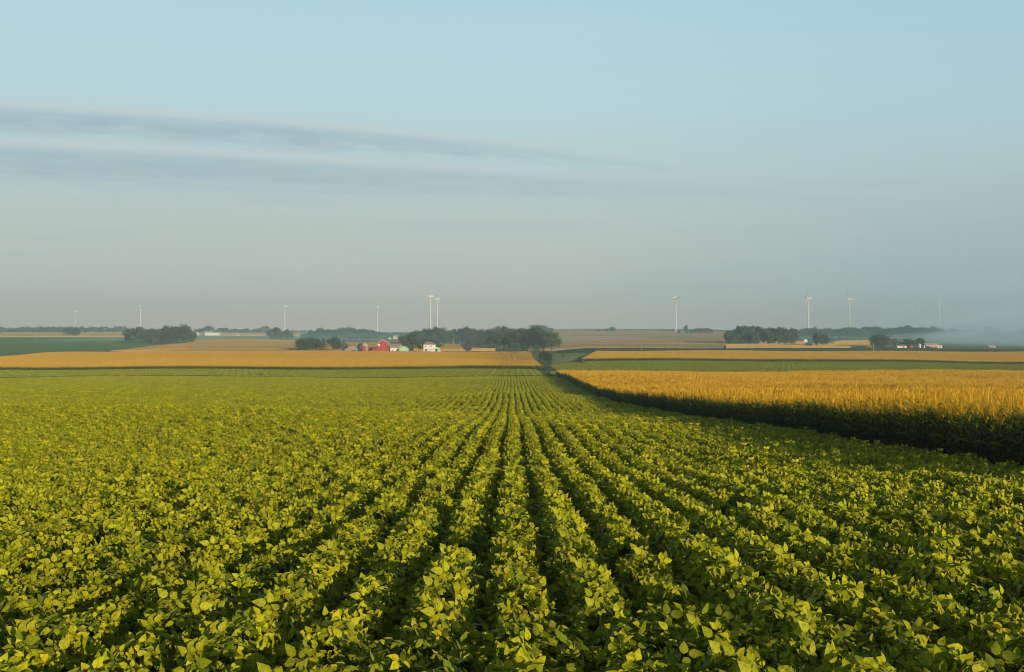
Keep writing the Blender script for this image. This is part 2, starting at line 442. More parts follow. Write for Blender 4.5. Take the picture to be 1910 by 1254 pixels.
def leaflets(mb, P, Dn, Nn, Lg, col, rng, detail=True, width=1.0):
    """soybean leaflets: base P, direction Dn, blade normal Nn, length Lg; folded on the midrib and drooping at the tip"""
    Dn = unit(Dn); S = unit(np.cross(Dn, Nn)); Nn = np.cross(S, Dn)
    k = len(P); fold = rng.uniform(.0, .38, k); bend = rng.uniform(-.06, .36, k); tw = rng.normal(0, .06, k)
    L1 = Lg[:, None]
    if detail:
        rows = []
        for t, w in zip(LEAF_T, LEAF_W):
            mid = P + Dn * t * L1 - Nn * (bend * t * t)[:, None] * L1
            if w == 0: rows.append(mid[:, None])
            else:
                off = S * (w * width) * L1; up = Nn * (fold * w)[:, None] * L1
                twv = Nn * (tw * w)[:, None] * L1
                rows.append(np.stack([mid - off + up - twv, mid, mid + off + up + twv], 1))
        V = np.concatenate(rows, 1)        # 1+3+3+3+1 = 11
        fc = [(0, 2, 1), (0, 3, 2), (1, 2, 5, 4), (2, 3, 6, 5), (4, 5, 8, 7), (5, 6, 9, 8), (7, 8, 10), (8, 9, 10)]
        nv = 11
    else:
        a = P; b = P + Dn * .42 * L1 - Nn * (bend * .2)[:, None] * L1; c = P + Dn * L1 - Nn * bend[:, None] * L1
        off = S * .40 * width * L1; up = Nn * (fold * .4)[:, None] * L1
        V = np.stack([a, b - off + up, c, b + off + up], 1)
        fc = [(0, 2, 1), (0, 3, 2)]; nv = 4
    base = np.arange(k)[:, None] * nv
    fs = []
    for f in fc: fs += (base + np.array(f)[None, :]).tolist()
    mb.add(V.reshape(-1, 3), fs, np.repeat(col, nv, 0))


def soy_section(name, length, n_tri, ls, detail, m, seed, xw=1.0, sb=1.0):
    rng = np.random.default_rng(seed); mb = MB()
    y = rng.uniform(-.5, .5, n_tri) * length
    side = rng.random(n_tri) < 0.34
    x = np.where(side, np.sign(rng.normal(size=n_tri)) * rng.uniform(.20, .295, n_tri), rng.uniform(-.28, .28, n_tri))
    lump = 0.05 * np.sin(y * 9 + seed) + 0.04 * np.sin(y * 23 + seed * 2.1)
    x = x * (1 + 1.0 * lump) * xw
    top = (.70 + lump) * (1 - .42 * np.abs(x / .34) ** 2.4)
    z = np.where(side, top * rng.uniform(.35, .92, n_tri), top + rng.normal(0, .035, n_tri) - .05)
    c = np.stack([x, y, z], 1)
    az = rng.uniform(0, 2 * math.pi, n_tri)
    out = np.stack([np.cos(az), np.sin(az), rng.normal(.05, .35, n_tri)], 1)
    out[side, 0] = np.sign(x[side]) * np.abs(out[side, 0]); d = unit(out)
    sh = np.stack([x / .34 * .9, np.zeros(n_tri), np.full(n_tri, .62)], 1)
    sunb = np.array([SUN.x * .25, SUN.y * .42, .10])
    nrm = unit(unit(sh) * .72 + sunb * sb + rng.normal(0, .50, (n_tri, 3)))
    L0 = ls * rng.uniform(.062, .126, n_tri)
    # three leaflets on one petiole
    v = rng.random((n_tri, 1))
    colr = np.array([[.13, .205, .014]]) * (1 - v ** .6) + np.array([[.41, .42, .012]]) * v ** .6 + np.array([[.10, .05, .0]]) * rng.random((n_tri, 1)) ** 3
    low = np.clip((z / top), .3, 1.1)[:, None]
    colr = colr * (np.array([[.22, .38, .7]]) + np.array([[.78, .62, .3]]) * low)                     # lower leaves painted darker and greener to deepen the shade in the rows
    for ang in (0, 1.25, -1.25):
        dd = unit(d - nrm * (d * nrm).sum(1, keepdims=True)); ss = np.cross(nrm, dd)
        di = dd * math.cos(ang) + ss * math.sin(ang)
        ni = unit(nrm + rng.normal(0, .42, (n_tri, 3)))
        di = unit(di - ni * (di * ni).sum(1, keepdims=True))
        p = c + di * .012 + (dd * .03 if ang == 0 else 0)
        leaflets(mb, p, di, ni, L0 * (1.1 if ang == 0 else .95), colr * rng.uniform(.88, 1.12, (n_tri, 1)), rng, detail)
    if detail:                                          # petioles down to the main stem
        for i in range(0, n_tri, 2):
            q = Vector((x[i] * .25, y[i] * 1.0 + rng.normal(0, .03), max(.1, z[i] - .28)))
            mb.tube(Vector(c[i]), q, .0016, .0022, 3, (.16, .19, .06))
    me = mb.mesh(name, m, smooth=detail)
    return bpy.data.objects.new(name, me)


def strip(mb, pts, wid, nrm_side, col):
    """ribbon along pts"""
    n = len(pts); v = []
    for p, w in zip(pts, wid): v += [p - nrm_side * w, p + nrm_side * w]
    mb.add(v, [(2 * i, 2 * i + 1, 2 * i + 3, 2 * i + 2) for i in range(n - 1)], col)


def corn_plant(mb, x, y, rng, lod, hs=1.0):
    h = rng.uniform(1.90, 2.12) * hs
    az0 = rng.uniform(0, math.pi)
    base = np.array([x, y, 0.0]); lean = rng.normal(0, .03, 2)
    def stem(z): return base + np.array([lean[0] * z, lean[1] * z, z])
    if lod == 0: mb.tube(stem(0), stem(h), .014, .007, 5, (.045, .07, .016))
    else: strip(mb, [stem(0), stem(h)], [.016, .010], np.array([1.0, 0, 0]), (.045, .07, .016))
    nl = (11, 9, 6)[lod]; seg = (5, 3, 2)[lod]
    for i in range(nl):
        f = (i + .5) / nl
        z = h * (.16 + .80 * f); a = az0 + (i % 2) * math.pi + rng.normal(0, .35)
        L = (.78 - .42 * max(0, f - .45)) * rng.uniform(.8, 1.1) * (1, 1, .72)[lod]; w = (.042, .045, .062)[lod]
        up = rng.uniform(.75, 1.15) + .25 * f; dr = rng.uniform(1.1, 1.9) - .6 * f
        dirh = np.array([math.cos(a), math.sin(a), 0]); sd = np.array([-math.sin(a), math.cos(a), 0]) + np.array([0, 0, rng.normal(0, (.45, .55, 1.0)[lod])])
        pts = []
        for k in range(seg + 1):
            t = k / seg
            pts.append(stem(z) + dirh * L * (.75 * t) * (1 - .12 * t) + np.array([0, 0, L * (up * .62 * t - dr * .42 * t * t)]))
        wd = [w * (.75 + .5 * t - 1.2 * t * t) if t < 1 else .003 for t in np.linspace(0, 1, seg + 1)]
        g = rng.uniform(.8, 1.2)
        c0 = (np.array([.12, .215, .03]) if lod == 2 else np.array([.026, .056, .011])) * (1 - f) + np.array([.19, .205, .02]) * f ** 1.5  # shade painted into near corn's low leaves; upper leaves and far fronts painted sunlit
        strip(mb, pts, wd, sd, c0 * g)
    tcol = np.array([.66, .40, .022]) * rng.uniform(.75, 1.15)
    nb = (11, 8, 5)[lod]; tw = (.0075, .013, .030)[lod]
    p0 = stem(h - .06)
    for b in range(nb):
        if b == 0: tip = p0 + np.array([lean[0] * .3, lean[1] * .3, .46])
        else:
            a = rng.uniform(0, 2 * math.pi); s = rng.uniform(.10, .20); tip = p0 + np.array([math.cos(a) * s, math.sin(a) * s, rng.uniform(.20, .36)])
        q = p0 + np.array([0, 0, .04 + .10 * rng.random()]) if b else p0
        mid = (q + tip) / 2 + np.array([0, 0, .03])
        a = rng.uniform(0, math.pi); sd = np.array([math.cos(a), math.sin(a), 0])
        strip(mb, [q, mid, tip] if lod < 2 else [q, tip], [tw, tw * 1.1, tw * .5] if lod < 2 else [tw, tw * .6], sd, tcol * rng.uniform(.85, 1.15))


def corn_section(name, length, n, lod, m, seed):
    rng = np.random.default_rng(seed); mb = MB()
    for i in range(n):
        corn_plant(mb, rng.normal(0, .035), (i + .5) / n * length - length / 2 + rng.normal(0, .03), rng, lod, rng.uniform(.86, 1.06))
    return bpy.data.objects.new(name, mb.mesh(name, m))


M_SOY = mat_leaf('soybean_leaf', trans=.16, gloss=.12, rough=.5, var=.3, under=True)
M_CORN = mat_leaf('corn_leaf_and_tassel', trans=.14, gloss=.15, rough=.5, var=.3)
SOY0 = [soy_section('soy_row_a', .62, 118, .95, True, M_SOY, 10 + i, 1.0, 1.25) for i in range(10)]
SOY1 = [soy_section('soy_row_b', .62, 108, .95, False, M_SOY, 40 + i, 1.0, 1.3) for i in range(7)]
SOY2 = [soy_section('soy_row_c', 2.4, 210, 1.25, False, M_SOY, 70 + i, .84, 1.7) for i in range(6)]
SOY3 = [soy_section('soy_row_d', 4.8, 130, 2.2, False, M_SOY, 90 + i, 1.0, 1.7) for i in range(5)]
CORN0 = [corn_section('corn_row_a', 1.02, 6, 0, M_CORN, 200 + i) for i in range(7)]
CORN1 = [corn_section('corn_row_b', 2.04, 12, 1, M_CORN, 220 + i) for i in range(6)]
CORN2 = [corn_section('corn_row_c', 4.08, 24, 2, M_CORN, 240 + i) for i in range(6)]
ROW = 0.762


def rows_along_y(x0, x1, y0f, y1f, length, rng, jx=.02, margin=90, near=0):
    """points of row sections: rows at x = k*ROW, running along y between y0f(x) and y1f(x), kept where the picture or a step beside it could see them"""
    ks = np.arange(math.ceil(x0 / ROW), math.floor(x1 / ROW) + 1); out = []
    for k in ks:
        X = k * ROW + .03
        a, b = y0f(X), y1f(X)
        # leave out what lies well outside the view
        a = max(a, (abs(X) - 3.5) / (0.5142 * 1.06))
        if b <= a: continue
        n = max(1, int(round((b - a) / length)))
        ys = a + (np.arange(n) + .5) * (b - a) / n
        wv = .05 * np.sin(ys * .11 + 1.3) + .015 * np.sin(ys * .29 + k * .9) + .04 * np.sin(ys * .037 + k * .05)
        q = np.stack([np.full(n, X) + wv + rng.normal(0, jx, n), ys + rng.normal(0, .02, n)], 1)
        out.append(q[rng.random(n) > (.018 if length < 1 else 0)])
    return np.concatenate(out)


def pack(XY, rng, along='y', smin=.9, smax=1.1, yaw=.06, sxy=1.0):
    n = len(XY); e = .6
    z = ground(XY[:, 0], XY[:, 1])
    sy = (ground(XY[:, 0], XY[:, 1] + e) - ground(XY[:, 0], XY[:, 1] - e)) / (2 * e)
    sx = (ground(XY[:, 0] + e, XY[:, 1]) - ground(XY[:, 0] - e, XY[:, 1])) / (2 * e)
    rot = np.zeros((n, 3))
    if along == 'y': rot[:, 0] = np.arctan(sy); rot[:, 2] = rng.normal(0, yaw, n)
    else: rot[:, 2] = math.pi / 2 + rng.normal(0, yaw, n); rot[:, 1] = 0; rot[:, 0] = np.arctan(sx) * -1
    s = rng.uniform(smin, smax, (n, 1)); S = np.concatenate([s * sxy, np.full((n, 1), 1.03), s], 1)
    return np.concatenate([XY, z[:, None]], 1), rot, S


SOY_END = 321.0; EDGE = 14.6           # the beans end here; the corn begins EDGE metres to the right


def soy_near():
    rng = np.random.default_rng(5)
    segs = []
    for lod, (a, b, L) in enumerate([(5.2, 26, .62), (26, 92, .62), (92, SOY_END, 2.4)]):
        xy = rows_along_y(-b * .56 - 4, EDGE - .55, lambda X: a, lambda X: b, L, rng)
        segs.append((xy, lod))
    # the headland: a cross row that closes the row ends nearest to the camera
    h2 = []
    for q in range(6):
        hx = np.arange(-1.35 + .12 * q, 3.3, .52) + .17 * (q % 3); hy = 8.1 + hx * .5 - .55 * q
        k_ = (hy > 5.2) & (hy < 9.6)
        h2.append(np.stack([hx[k_] + rng.normal(0, .05, k_.sum()), hy[k_] + rng.normal(0, .05, k_.sum())], 1))
    h2 = np.concatenate(h2)
    P = []; Rr = []; S = []; Ld = []
    for xy, lod in segs:
        p, r, s = pack(xy, rng, smin=.86, smax=1.10); s[:, 2] *= 1 + 1.6 * (waves(xy) - 1); P.append(p); Rr.append(r); S.append(s); Ld.append(np.full(len(p), lod))
    p, r, s = pack(h2, rng, along='x', smin=.9, smax=1.05); r[:, 2] += .46
    P.append(p); Rr.append(r); S.append(s); Ld.append(np.zeros(len(p)))
    o = scatter('soybean_field', np.concatenate(P), np.concatenate(Rr), np.concatenate(S), np.concatenate(Ld), [SOY0, SOY1, SOY2], rng)
    tag(o, 'broad green soybean field in straight rows filling the foreground', 'soybean field', None, 'stuff')


def soy_far():
    rng = np.random.default_rng(6)
    def block(name, x0, x1, y0, y1, label, keep):
        ys = np.arange(y0, y1, ROW); out = []
        for y in ys:
            half = min(y * .5142 * 1.07 + 4, 1e9); a = max(x0, -half); b = min(x1, half)
            if b - a < 5: continue
            n = int((b - a) / 4.8); xs = a + (np.arange(n) + .5) * (b - a) / n
            out.append(np.stack([xs, np.full(n, y) + rng.normal(0, .03, n)], 1))
        xy = np.concatenate(out); xy = xy[keep(xy[:, 0], xy[:, 1])]
        p, r, s = pack(xy, rng, along='x', yaw=.02)
        o = scatter(name, p, r, s, np.zeros(len(p)), [SOY3], rng)
        tag(o, label, 'soybean field', None, 'stuff')
    block('soybean_field', -260, 20, 324.5, 437.5, 'narrow darker green soybean strip between the near beans and the left corn',
          lambda X, Y: (X < 12 - (Y - 324) * .005))
    block('soybean_field', 14, 330, 337, 543, 'green soybean field beyond the golden corn on the right',
          lambda X, Y: (X > 14.5 + (Y - 337) * .04) & ~((Y > 520) & (X < 40)))


def waves(xy):
    x, y = xy.T
    return 1 + .035 * np.sin(x * .11 + y * .05) + .03 * np.sin(x * .31 - y * .13 + 1) + .02 * np.sin(y * .4 + x * .05)


def corn_fields():
    rng = np.random.default_rng(8)
    # right-hand corn, rows parallel to the beans
    far = lambda X: 331 + X * .03
    def near(X): return max(18.0, 0)
    P = []; Rr = []; S = []; Ld = []
    for lod, (a, b, L, x1) in enumerate([(17, 75, 1.02, 48), (75, 170, 2.04, 100), (170, 400, 4.08, 240)]):
        ks = np.arange(0, int((x1 - EDGE) / ROW))
        xy = []
        for k in ks:
            X = EDGE + .1 + k * ROW
            a2 = max(a, (abs(X) - 6) / (.5142 * 1.06)); b2 = min(b, far(X))
            if b2 - a2 < L: continue
            n = int(round((b2 - a2) / L)); ys = a2 + (np.arange(n) + .5) * (b2 - a2) / n
            xy.append(np.stack([np.full(n, X) + rng.normal(0, .03, n), ys], 1))
        xy = np.concatenate(xy)
        p, r, s = pack(xy, rng, smin=.94, smax=1.06, yaw=.02); s[:, 2] *= waves(xy); P.append(p); Rr.append(r); S.append(s); Ld.append(np.full(len(p), lod))
    o = scatter('corn_field', np.concatenate(P), np.concatenate(Rr), np.concatenate(S), np.concatenate(Ld), [CORN0, CORN1, CORN2], rng)
    tag(o, 'tall golden tasselled corn with a dark shaded edge on the right', 'corn field', None, 'stuff')
    # left strip, rows along the view
    xy = []
    for k in range(-460, 18):
        X = k * ROW
        a = 441 + 1.2 * math.sin(X * .05); a = max(a, abs(X) / (.5142 * 1.08)); b = 742
        if b - a < 8: continue
        n = int(round((b - a) / 4.08)); ys = a + (np.arange(n) + .5) * (b - a) / n
        xy.append(np.stack([np.full(n, X) + .12 * np.sin(ys * .06 + k * .03) + rng.normal(0, .07, n), ys], 1))
    p, r, s = pack(np.concatenate(xy), rng, smin=.98, smax=1.05, yaw=.02)
    hx = np.arange(-262, -22, 4.0); hq = np.concatenate([np.stack([hx + rng.normal(0, .2, len(hx)), 440 - .76 * q + 1.2 * np.sin(hx * .05)], 1) for q in range(2)])
    p2, r2, s2 = pack(hq, rng, along='x', smin=.93, smax=1.0, yaw=.02)     # end rows that close the front of the strip
    p, r, s = np.concatenate([p, p2]), np.concatenate([r, r2]), np.concatenate([s, s2])
    o = scatter('corn_field', p, r, s, np.zeros(len(p)), [CORN2], rng)
    tag(o, 'long golden corn strip with a green front face before the red barn', 'corn field', None, 'stuff')
    # right strip, rows across the view
    xy = []
    for y in np.arange(546, 742, ROW):
        a = 38.5 + (y - 546) * .125; b = y * .5142 * 1.08
        if abs(y - 655) < 1.6: continue
        n = int((b - a) / 4.08); xs = a + (np.arange(n) + .5) * (b - a) / n
        xy.append(np.stack([xs, np.full(n, y) + rng.normal(0, .03, n)], 1))
    p, r, s = pack(np.concatenate(xy), rng, along='x', smin=.98, smax=1.05, yaw=.01)
    o = scatter('corn_field', p, r, s, np.zeros(len(p)), [CORN2], rng)
    tag(o, 'long tan corn strip crossing the right half beyond the green beans', 'corn field', None, 'stuff')


soy_near(); soy_far(); corn_fields()


# ------------------------------------------------------------------ far fields: closed slabs of crop on the ground
def slab(name, pts, h, m, label, nd=40, npx=None, rough=.25, kind='stuff', cat='field', seed=0):
    """pts: (photo px bearing, near distance, far distance) knots across the field"""
    pts = np.array(pts, float); px = np.linspace(pts[0, 0], pts[-1, 0], npx or max(30, int((pts[-1, 0] - pts[0, 0]) / 5)))
    a = np.interp(px, pts[:, 0], pts[:, 1]); b = np.interp(px, pts[:, 0], pts[:, 2])
    # the canopy is built as rows of standing plants: a steep front to each row, then a gentle fall to the next
    dep = float(np.max(b - a)); nr = int(np.clip(dep / (7 if h > 1 else 6), 4, 120)); rng = np.random.default_rng(seed + 77)
    th = min(.45 * h, 1.0)
    base = (np.arange(nr)) / nr; w = .25 / nr
    t = np.concatenate([np.stack([base, base + w], 1).ravel(), [1.0]])
    hi = np.concatenate([np.tile([0.0, 1.0], nr), [0.0]]); hi[0] = .35
    D = a[:, None] * (1 - t) + b[:, None] * t
    X = (px[:, None] - 955) / F * D
    Z0 = ground(X, D)
    Zt = Z0 + h - th * (1 - hi) * rng.uniform(.7, 1.2, D.shape) + rng.normal(0, .10 * th, D.shape)
    n, k = D.shape
    V = np.concatenate([np.stack([X, D, Zt], -1).reshape(-1, 3), np.stack([X, D, Z0 - .5], -1).reshape(-1, 3)])
    I = (np.arange(n - 1)[:, None] * k + np.arange(k - 1)[None, :]).ravel(); o2 = n * k
    fc = np.stack([I, I + k, I + k + 1, I + 1], 1).tolist() + np.stack([I + o2, I + 1 + o2, I + k + 1 + o2, I + k + o2], 1).tolist()
    edge = lambda A: [(int(p), int(q), int(q) + o2, int(p) + o2) for p, q in zip(A[:-1], A[1:])]
    i = np.arange(n); j = np.arange(k)
    fc += edge((i * k)[::-1]) + edge(i * k + k - 1) + edge(j) + edge(((n - 1) * k + j)[::-1])
    me = bpy.data.meshes.new(name); me.from_pydata(V.tolist(), [], fc); me.materials.append(m); me.update()
    o = bpy.data.objects.new(name, me); COL.objects.link(o)
    return tag(o, label, cat, None, kind)


TAN = mat_field('tasselled_corn_far', (.47, .285, .075, 1), (.36, .24, .065, 1), .006, .03, .35, c=(.52, .34, .12, 1))
TAN2 = mat_field('tasselled_corn_pale', (.40, .25, .11, 1), (.20, .17, .065, 1), .0016, .011, .25, c=(.33, .23, .10, 1), lo=.44, hi=.56)
GRN = mat_field('soybeans_far', (.095, .165, .030, 1), (.12, .19, .034, 1), .004, .02, .3)
SHADOW_LINE = mat_field('shadow_line_green', (.028, .05, .012, 1), (.05, .075, .018, 1), .05, .05, .6)  # dark green standing in for shade behind the last beans
GRN2 = mat_field('soybeans_far_blue', (.035, .066, .020, 1), (.045, .08, .022, 1), .004, .02, .3)
LIME = mat_field('hay_meadow', (.12, .19, .035, 1), (.14, .20, .04, 1), .01, .05, .3)
slab('soybean_field', [(-320, 765, 1480), (205, 770, 1480), (212, 796, 1480), (232, 850, 1480)], .8, GRN, 'wide dark green field rising at the far left', nd=50, seed=1, cat='soybean field')
slab('soybean_field', [(232, 850, 1690), (345, 1062, 1690)], .8, GRN, 'green field end behind the dark left grove', nd=50, seed=21, cat='soybean field')
slab('soybean_field', [(345.2, 1245, 1682), (500, 1245, 1682)], .8, GRN, 'green strip in front of the long white shed', nd=50, seed=22, cat='soybean field')
slab('corn_field', [(208, 782, 788), (228, 775, 820), (352, 775, 1055)], 2.4, TAN, 'tan corn wedge below the dark left grove', nd=60, seed=2, cat='corn field')
slab('corn_field', [(352.2, 775, 1235), (548, 775, 1235), (638, 775, 1160)], 2.4, TAN, 'tan corn on the low hill left of the farm', nd=60, seed=23, cat='corn field')
slab('corn_field', [(638.2, 838, 1150), (860, 838, 1060), (880, 842, 1000), (924, 848, 862)], 2.4, TAN, 'tan corn behind the red barn and the white house', nd=60, seed=24, cat='corn field')
slab('corn_field', [(-320, 1492, 1950), (234, 1492, 1950)], 2.4, TAN, 'thin pale tan corn band under the far left treeline', nd=30, seed=3, cat='corn field')
slab('corn_field', [(234.2, 1700, 1950), (700, 1700, 1950)], 2.4, TAN, 'thin tan corn band behind the long white shed', nd=30, seed=25, cat='corn field')
slab('meadow', [(1008, 455, 800), (1030, 420, 800), (1092, 549, 782)], .35, mat_field('gully_grass', (.13, .19, .045, 1), (.22, .19, .075, 1), .05, .03, .3, c=(.10, .16, .035, 1)), 'rough grassy gully between the left corn and the tan strip', nd=30, seed=26, cat='meadow')
slab('soybean_field', [(505, 1245, 1380), (905, 1110, 1130)], .8, GRN2, 'narrow green field strip before the trees behind the barn', nd=20, seed=4, cat='soybean field')
slab('soybean_field', [(1040, 790, 884), (1110, 750, 884), (2020, 750, 884)], .8, GRN2, 'dark green field strip behind the tan corn on the right', nd=24, seed=5, cat='soybean field')
slab('meadow', [(1462, 889, 900), (1622, 889, 900)], .4, LIME, 'bright green meadow sliver below the right hand woods', nd=6, seed=6, cat='meadow')
slab('corn_field', [(985, 905, 1480), (1352, 905, 1480), (1362, 1105, 1480), (1500, 1130, 1290)], 2.4, TAN2, 'pale tan corn on the lower slope of the right hill', nd=70, seed=7, cat='corn field')
slab('corn_field', [(985, 1490, 2230), (1480, 1490, 2230)], 2.2, TAN2, 'hazy banded corn on the upper slope of the right hill', nd=70, seed=8, cat='corn field')
slab('corn_field', [(1354, 905, 1000), (1545, 905, 1000), (1560, 905, 1210), (1626, 905, 1280)], 2.3, TAN, 'pinkish tan corn at the foot of the right hand woods', nd=30, seed=9, cat='corn field')
slab('soybean_field', [(1480, 1300, 1480), (1760, 1300, 1480)], .8, GRN2, 'blue green field behind the farm on the right', nd=20, seed=10, cat='soybean field')
slab('corn_field', [(1640, 1490, 1560), (1790, 1490, 1640)], 2.3, TAN, 'thin tan corn sliver fading into the fog', nd=14, seed=11, cat='corn field')
slab('shadow_strip', [(-260, 322.6, 324.2), (1036, 322.6, 324.2)], .87, SHADOW_LINE, 'thin dark strip painted as the shadow line ending the near beans', nd=4, npx=400, rough=.5, seed=13, cat='shadow strip')  # added strip; its dark colour paints the shadow line past the bean rows
slab('meadow', [(640, 752, 832), (900, 752, 838), (988, 752, 850)], .12, mat_field('farmyard_grass', (.10, .13, .04, 1), (.17, .16, .07, 1), .05, .05, .4),
     'rough grass of the farmyard round the red barn', nd=16, seed=12, cat='meadow')


# ------------------------------------------------------------------ trees
M_TREE = mat_leaf('tree_foliage', trans=.15, gloss=.2, rough=.6, var=.35)
M_BARK = mat_plain('bark', (.11, .085, .06), .95, .1, 3.0, .4)


def crown_geom(mb, rng, W, base, top, nclump, nleaf, leaf, col, shape='round', cen=(0, 0), lob=1.0):
    """leaf clumps spread through a crown of width W between the heights base and top (unit tree)"""
    cz = (base + top) / 2; hz = (top - base) / 2; cl = []
    for i in range(nclump):
        for _ in range(30):
            p = rng.uniform(-1, 1, 3)
            r = math.sqrt(p[0] ** 2 + p[1] ** 2 + p[2] ** 2)
            if r > 1 or r < .35: continue
            if shape == 'dome' and p[2] < -.55: continue
            if shape == 'spire' and math.hypot(p[0], p[1]) > (1 - p[2]) * .55 + .06: continue
            if shape == 'vase' and math.hypot(p[0], p[1]) > .45 + .55 * (p[2] + 1) / 2: continue
            break
        s = rng.uniform(.17, .34) * lob
        q = np.array([cen[0] + p[0] * W / 2 * .84, cen[1] + p[1] * W / 2 * .84, cz + p[2] * hz * .86])
        cl.append((q, s))
    per = max(6, nleaf // nclump)
    for q, s in cl:
        d = unit(rng.normal(size=(per, 3))); rad = rng.uniform(.55, 1.1, (per, 1))
        P = q + d * rad * np.array([s * W / 2 * 1.1, s * W / 2 * 1.1, s * (top - base) * .62])
        n = unit(d + rng.normal(0, .34, (per, 3)) + np.array([0, 0, .2]))
        t = unit(np.cross(n, rng.normal(size=(per, 3)))); b = np.cross(n, t)
        sz = leaf * rng.uniform(.6, 1.3, (per, 1))
        V = np.stack([P - t * sz, P - b * sz * .6, P + t * sz, P + b * sz * .6], 1).reshape(-1, 3)
        g = rng.uniform(.72, 1.25)
        cc = np.array(col) * g * rng.uniform(.8, 1.2, (per, 1))
        mb.add(V, (np.arange(per)[:, None] * 4 + np.arange(4)).tolist(), np.repeat(cc, 4, 0))
    return cl


def tree_proto(kind, seed, W=.9, base=.08, top=1.0, ncl=44, nleaf=4200, leaf=.027, col=(.085, .122, .036), shape='round', trunk=.032, bare=0):
    rng = np.random.default_rng(seed)
    root = empty(kind, (0, -500, -50), 'leafy tree', 'tree')
    mb = MB(); cl = crown_geom(mb, rng, W, base, top, ncl, nleaf, leaf, col, shape)
    mb.build('crown', M_TREE, root)
    tb = MB(); fork = max(base + .12, .22)
    tb.tube((0, 0, -.03), (rng.normal(0, .01), rng.normal(0, .01), fork), trunk, trunk * .7, 8)
    tb.tube((0, 0, fork), (rng.normal(0, .03), rng.normal(0, .03), top * .8), trunk * .7, trunk * .2, 6)
    for q, s in cl[:9 + bare]:
        z0 = rng.uniform(fork * .8, top * .55); tb.tube((0, 0, min(z0, q[2])), q, trunk * .42, trunk * .08, 5)
    tb.build('trunk', M_BARK, root)
    return root


PROTO = {}
for i in range(4): PROTO['round%d' % i] = tree_proto('tree', 300 + i, W=.95 + .08 * (i % 2), base=.06 + .03 * i, ncl=40 + 4 * i)
for i in range(3): PROTO['tall%d' % i] = tree_proto('tree', 320 + i, W=.62, base=.12 + .04 * i, ncl=30, shape='vase')
for i in range(3): PROTO['dome%d' % i] = tree_proto('tree', 340 + i, W=1.15, base=.02, shape='dome', ncl=36)
for i in range(3): PROTO['bush%d' % i] = tree_proto('bush', 360 + i, W=1.3, base=.0, ncl=22, nleaf=1500, leaf=.045, shape='dome', trunk=.02)
PROTO['dark'] = tree_proto('bush', 370, W=1.15, base=.0, ncl=40, shape='dome', col=(.036, .052, .018))
PROTO['loose'] = tree_proto('tree', 380, W=.9, base=.10, ncl=24, nleaf=1300, leaf=.026, col=(.075, .08, .03), bare=8)
PROTO['spire'] = tree_proto('tree', 390, W=.42, base=.03, ncl=30, nleaf=1400, shape='spire', col=(.13, .075, .04))
PROTO['weed0'] = tree_proto('weeds', 400, W=1.5, base=.0, ncl=26, nleaf=1500, leaf=.05, col=(.10, .15, .02), shape='dome', trunk=.015)
USED = set(); PN = random.Random(4)


def tree(px, yt, w, D, proto, label, group=None, cat=None, yb=None):
    """stand a tree where it grows: bearing px, distance D; its top is seen at row yt, its crown is w photo pixels wide"""
    src = PROTO[proto]; p = at(px, D)
    H = max(1.2, ztop(yt, D) - p.z); W = w * (1.22 if D < 910 and proto[0] in 'rtd' else 1.0) / F * D
    u = {'r': .98, 't': .62, 'd': 1.15, 'b': 1.3, 'l': .9, 's': .42, 'w': 1.5}[proto[0]]
    scl = (W / u, W / u, H); rz = PN.uniform(0, 6.28)
    if proto in USED:
        o = copy_thing(src, p, label, group, rz, scl)
    else:
        USED.add(proto); o = src; o.location = p; o.rotation_euler = (0, 0, rz); o.scale = scl
        o['label'] = label
        if group: o['group'] = group
    o['category'] = cat or ('bush' if proto[0] in 'bw' else 'tree')
    return o


def grove(items, D, dj, label, group, protos=('round0', 'round1', 'round2', 'round3', 'dome0', 'tall0')):
    for i, (px, yt, w) in enumerate(items):
        tree(px, yt, w * 1.3, D + PN.uniform(-dj, dj), PN.choice(protos), label, group)


# -- far left
tree(128, 609.5, 26, 1545, 'dome1', 'lone round tree clump leaning left, before the pale band at far left', None)
tree(141, 611, 20, 1550, 'round1', 'smaller round tree touching the lone clump at far left')
grove([(245, 612, 26), (259, 609, 30), (272, 613, 24), (285, 612, 26), (298, 613, 24), (312, 608, 28), (326, 607, 30)], 1120, 30,
      'leafy tree inside the dark grove at left, beyond the green field', 'trees of the grove at left')
tree(341, 603.5, 44, 1085, 'round2', 'tallest rounded tree at the right end of the dark left grove')
tree(357, 617, 24, 1075, 'round0', 'low outer tree on the right flank of the dark left grove')
tree(277, 630, 22, 1050, 'bush0', 'low dark bush at the left foot of the left grove')
tree(296, 629, 24, 1055, 'bush1', 'middle low bush at the foot of the left grove')
tree(318, 622, 30, 1065, 'dome2', 'broad low tree at the front of the left grove')
tree(389, 607, 22, 2060, 'round3', 'round tree standing directly behind the long white shed')
grove([(416, 611, 20), (438, 613, 17), (460, 612.5, 15), (480, 612, 17), (493, 608, 18), (372, 614, 14), (427, 616, 14), (449, 616, 14), (470, 616, 15), (404, 616, 14)], 2080, 30,
      'small hazy round tree in the row right of the white shed', 'hazy trees right of the white shed')
tree(512, 610, 33, 1228, 'dome0', 'bigger left tree of the pair on the tan hilltop')
tree(535, 615, 28, 1235, 'dome1', 'lower right tree of the pair on the tan hilltop')
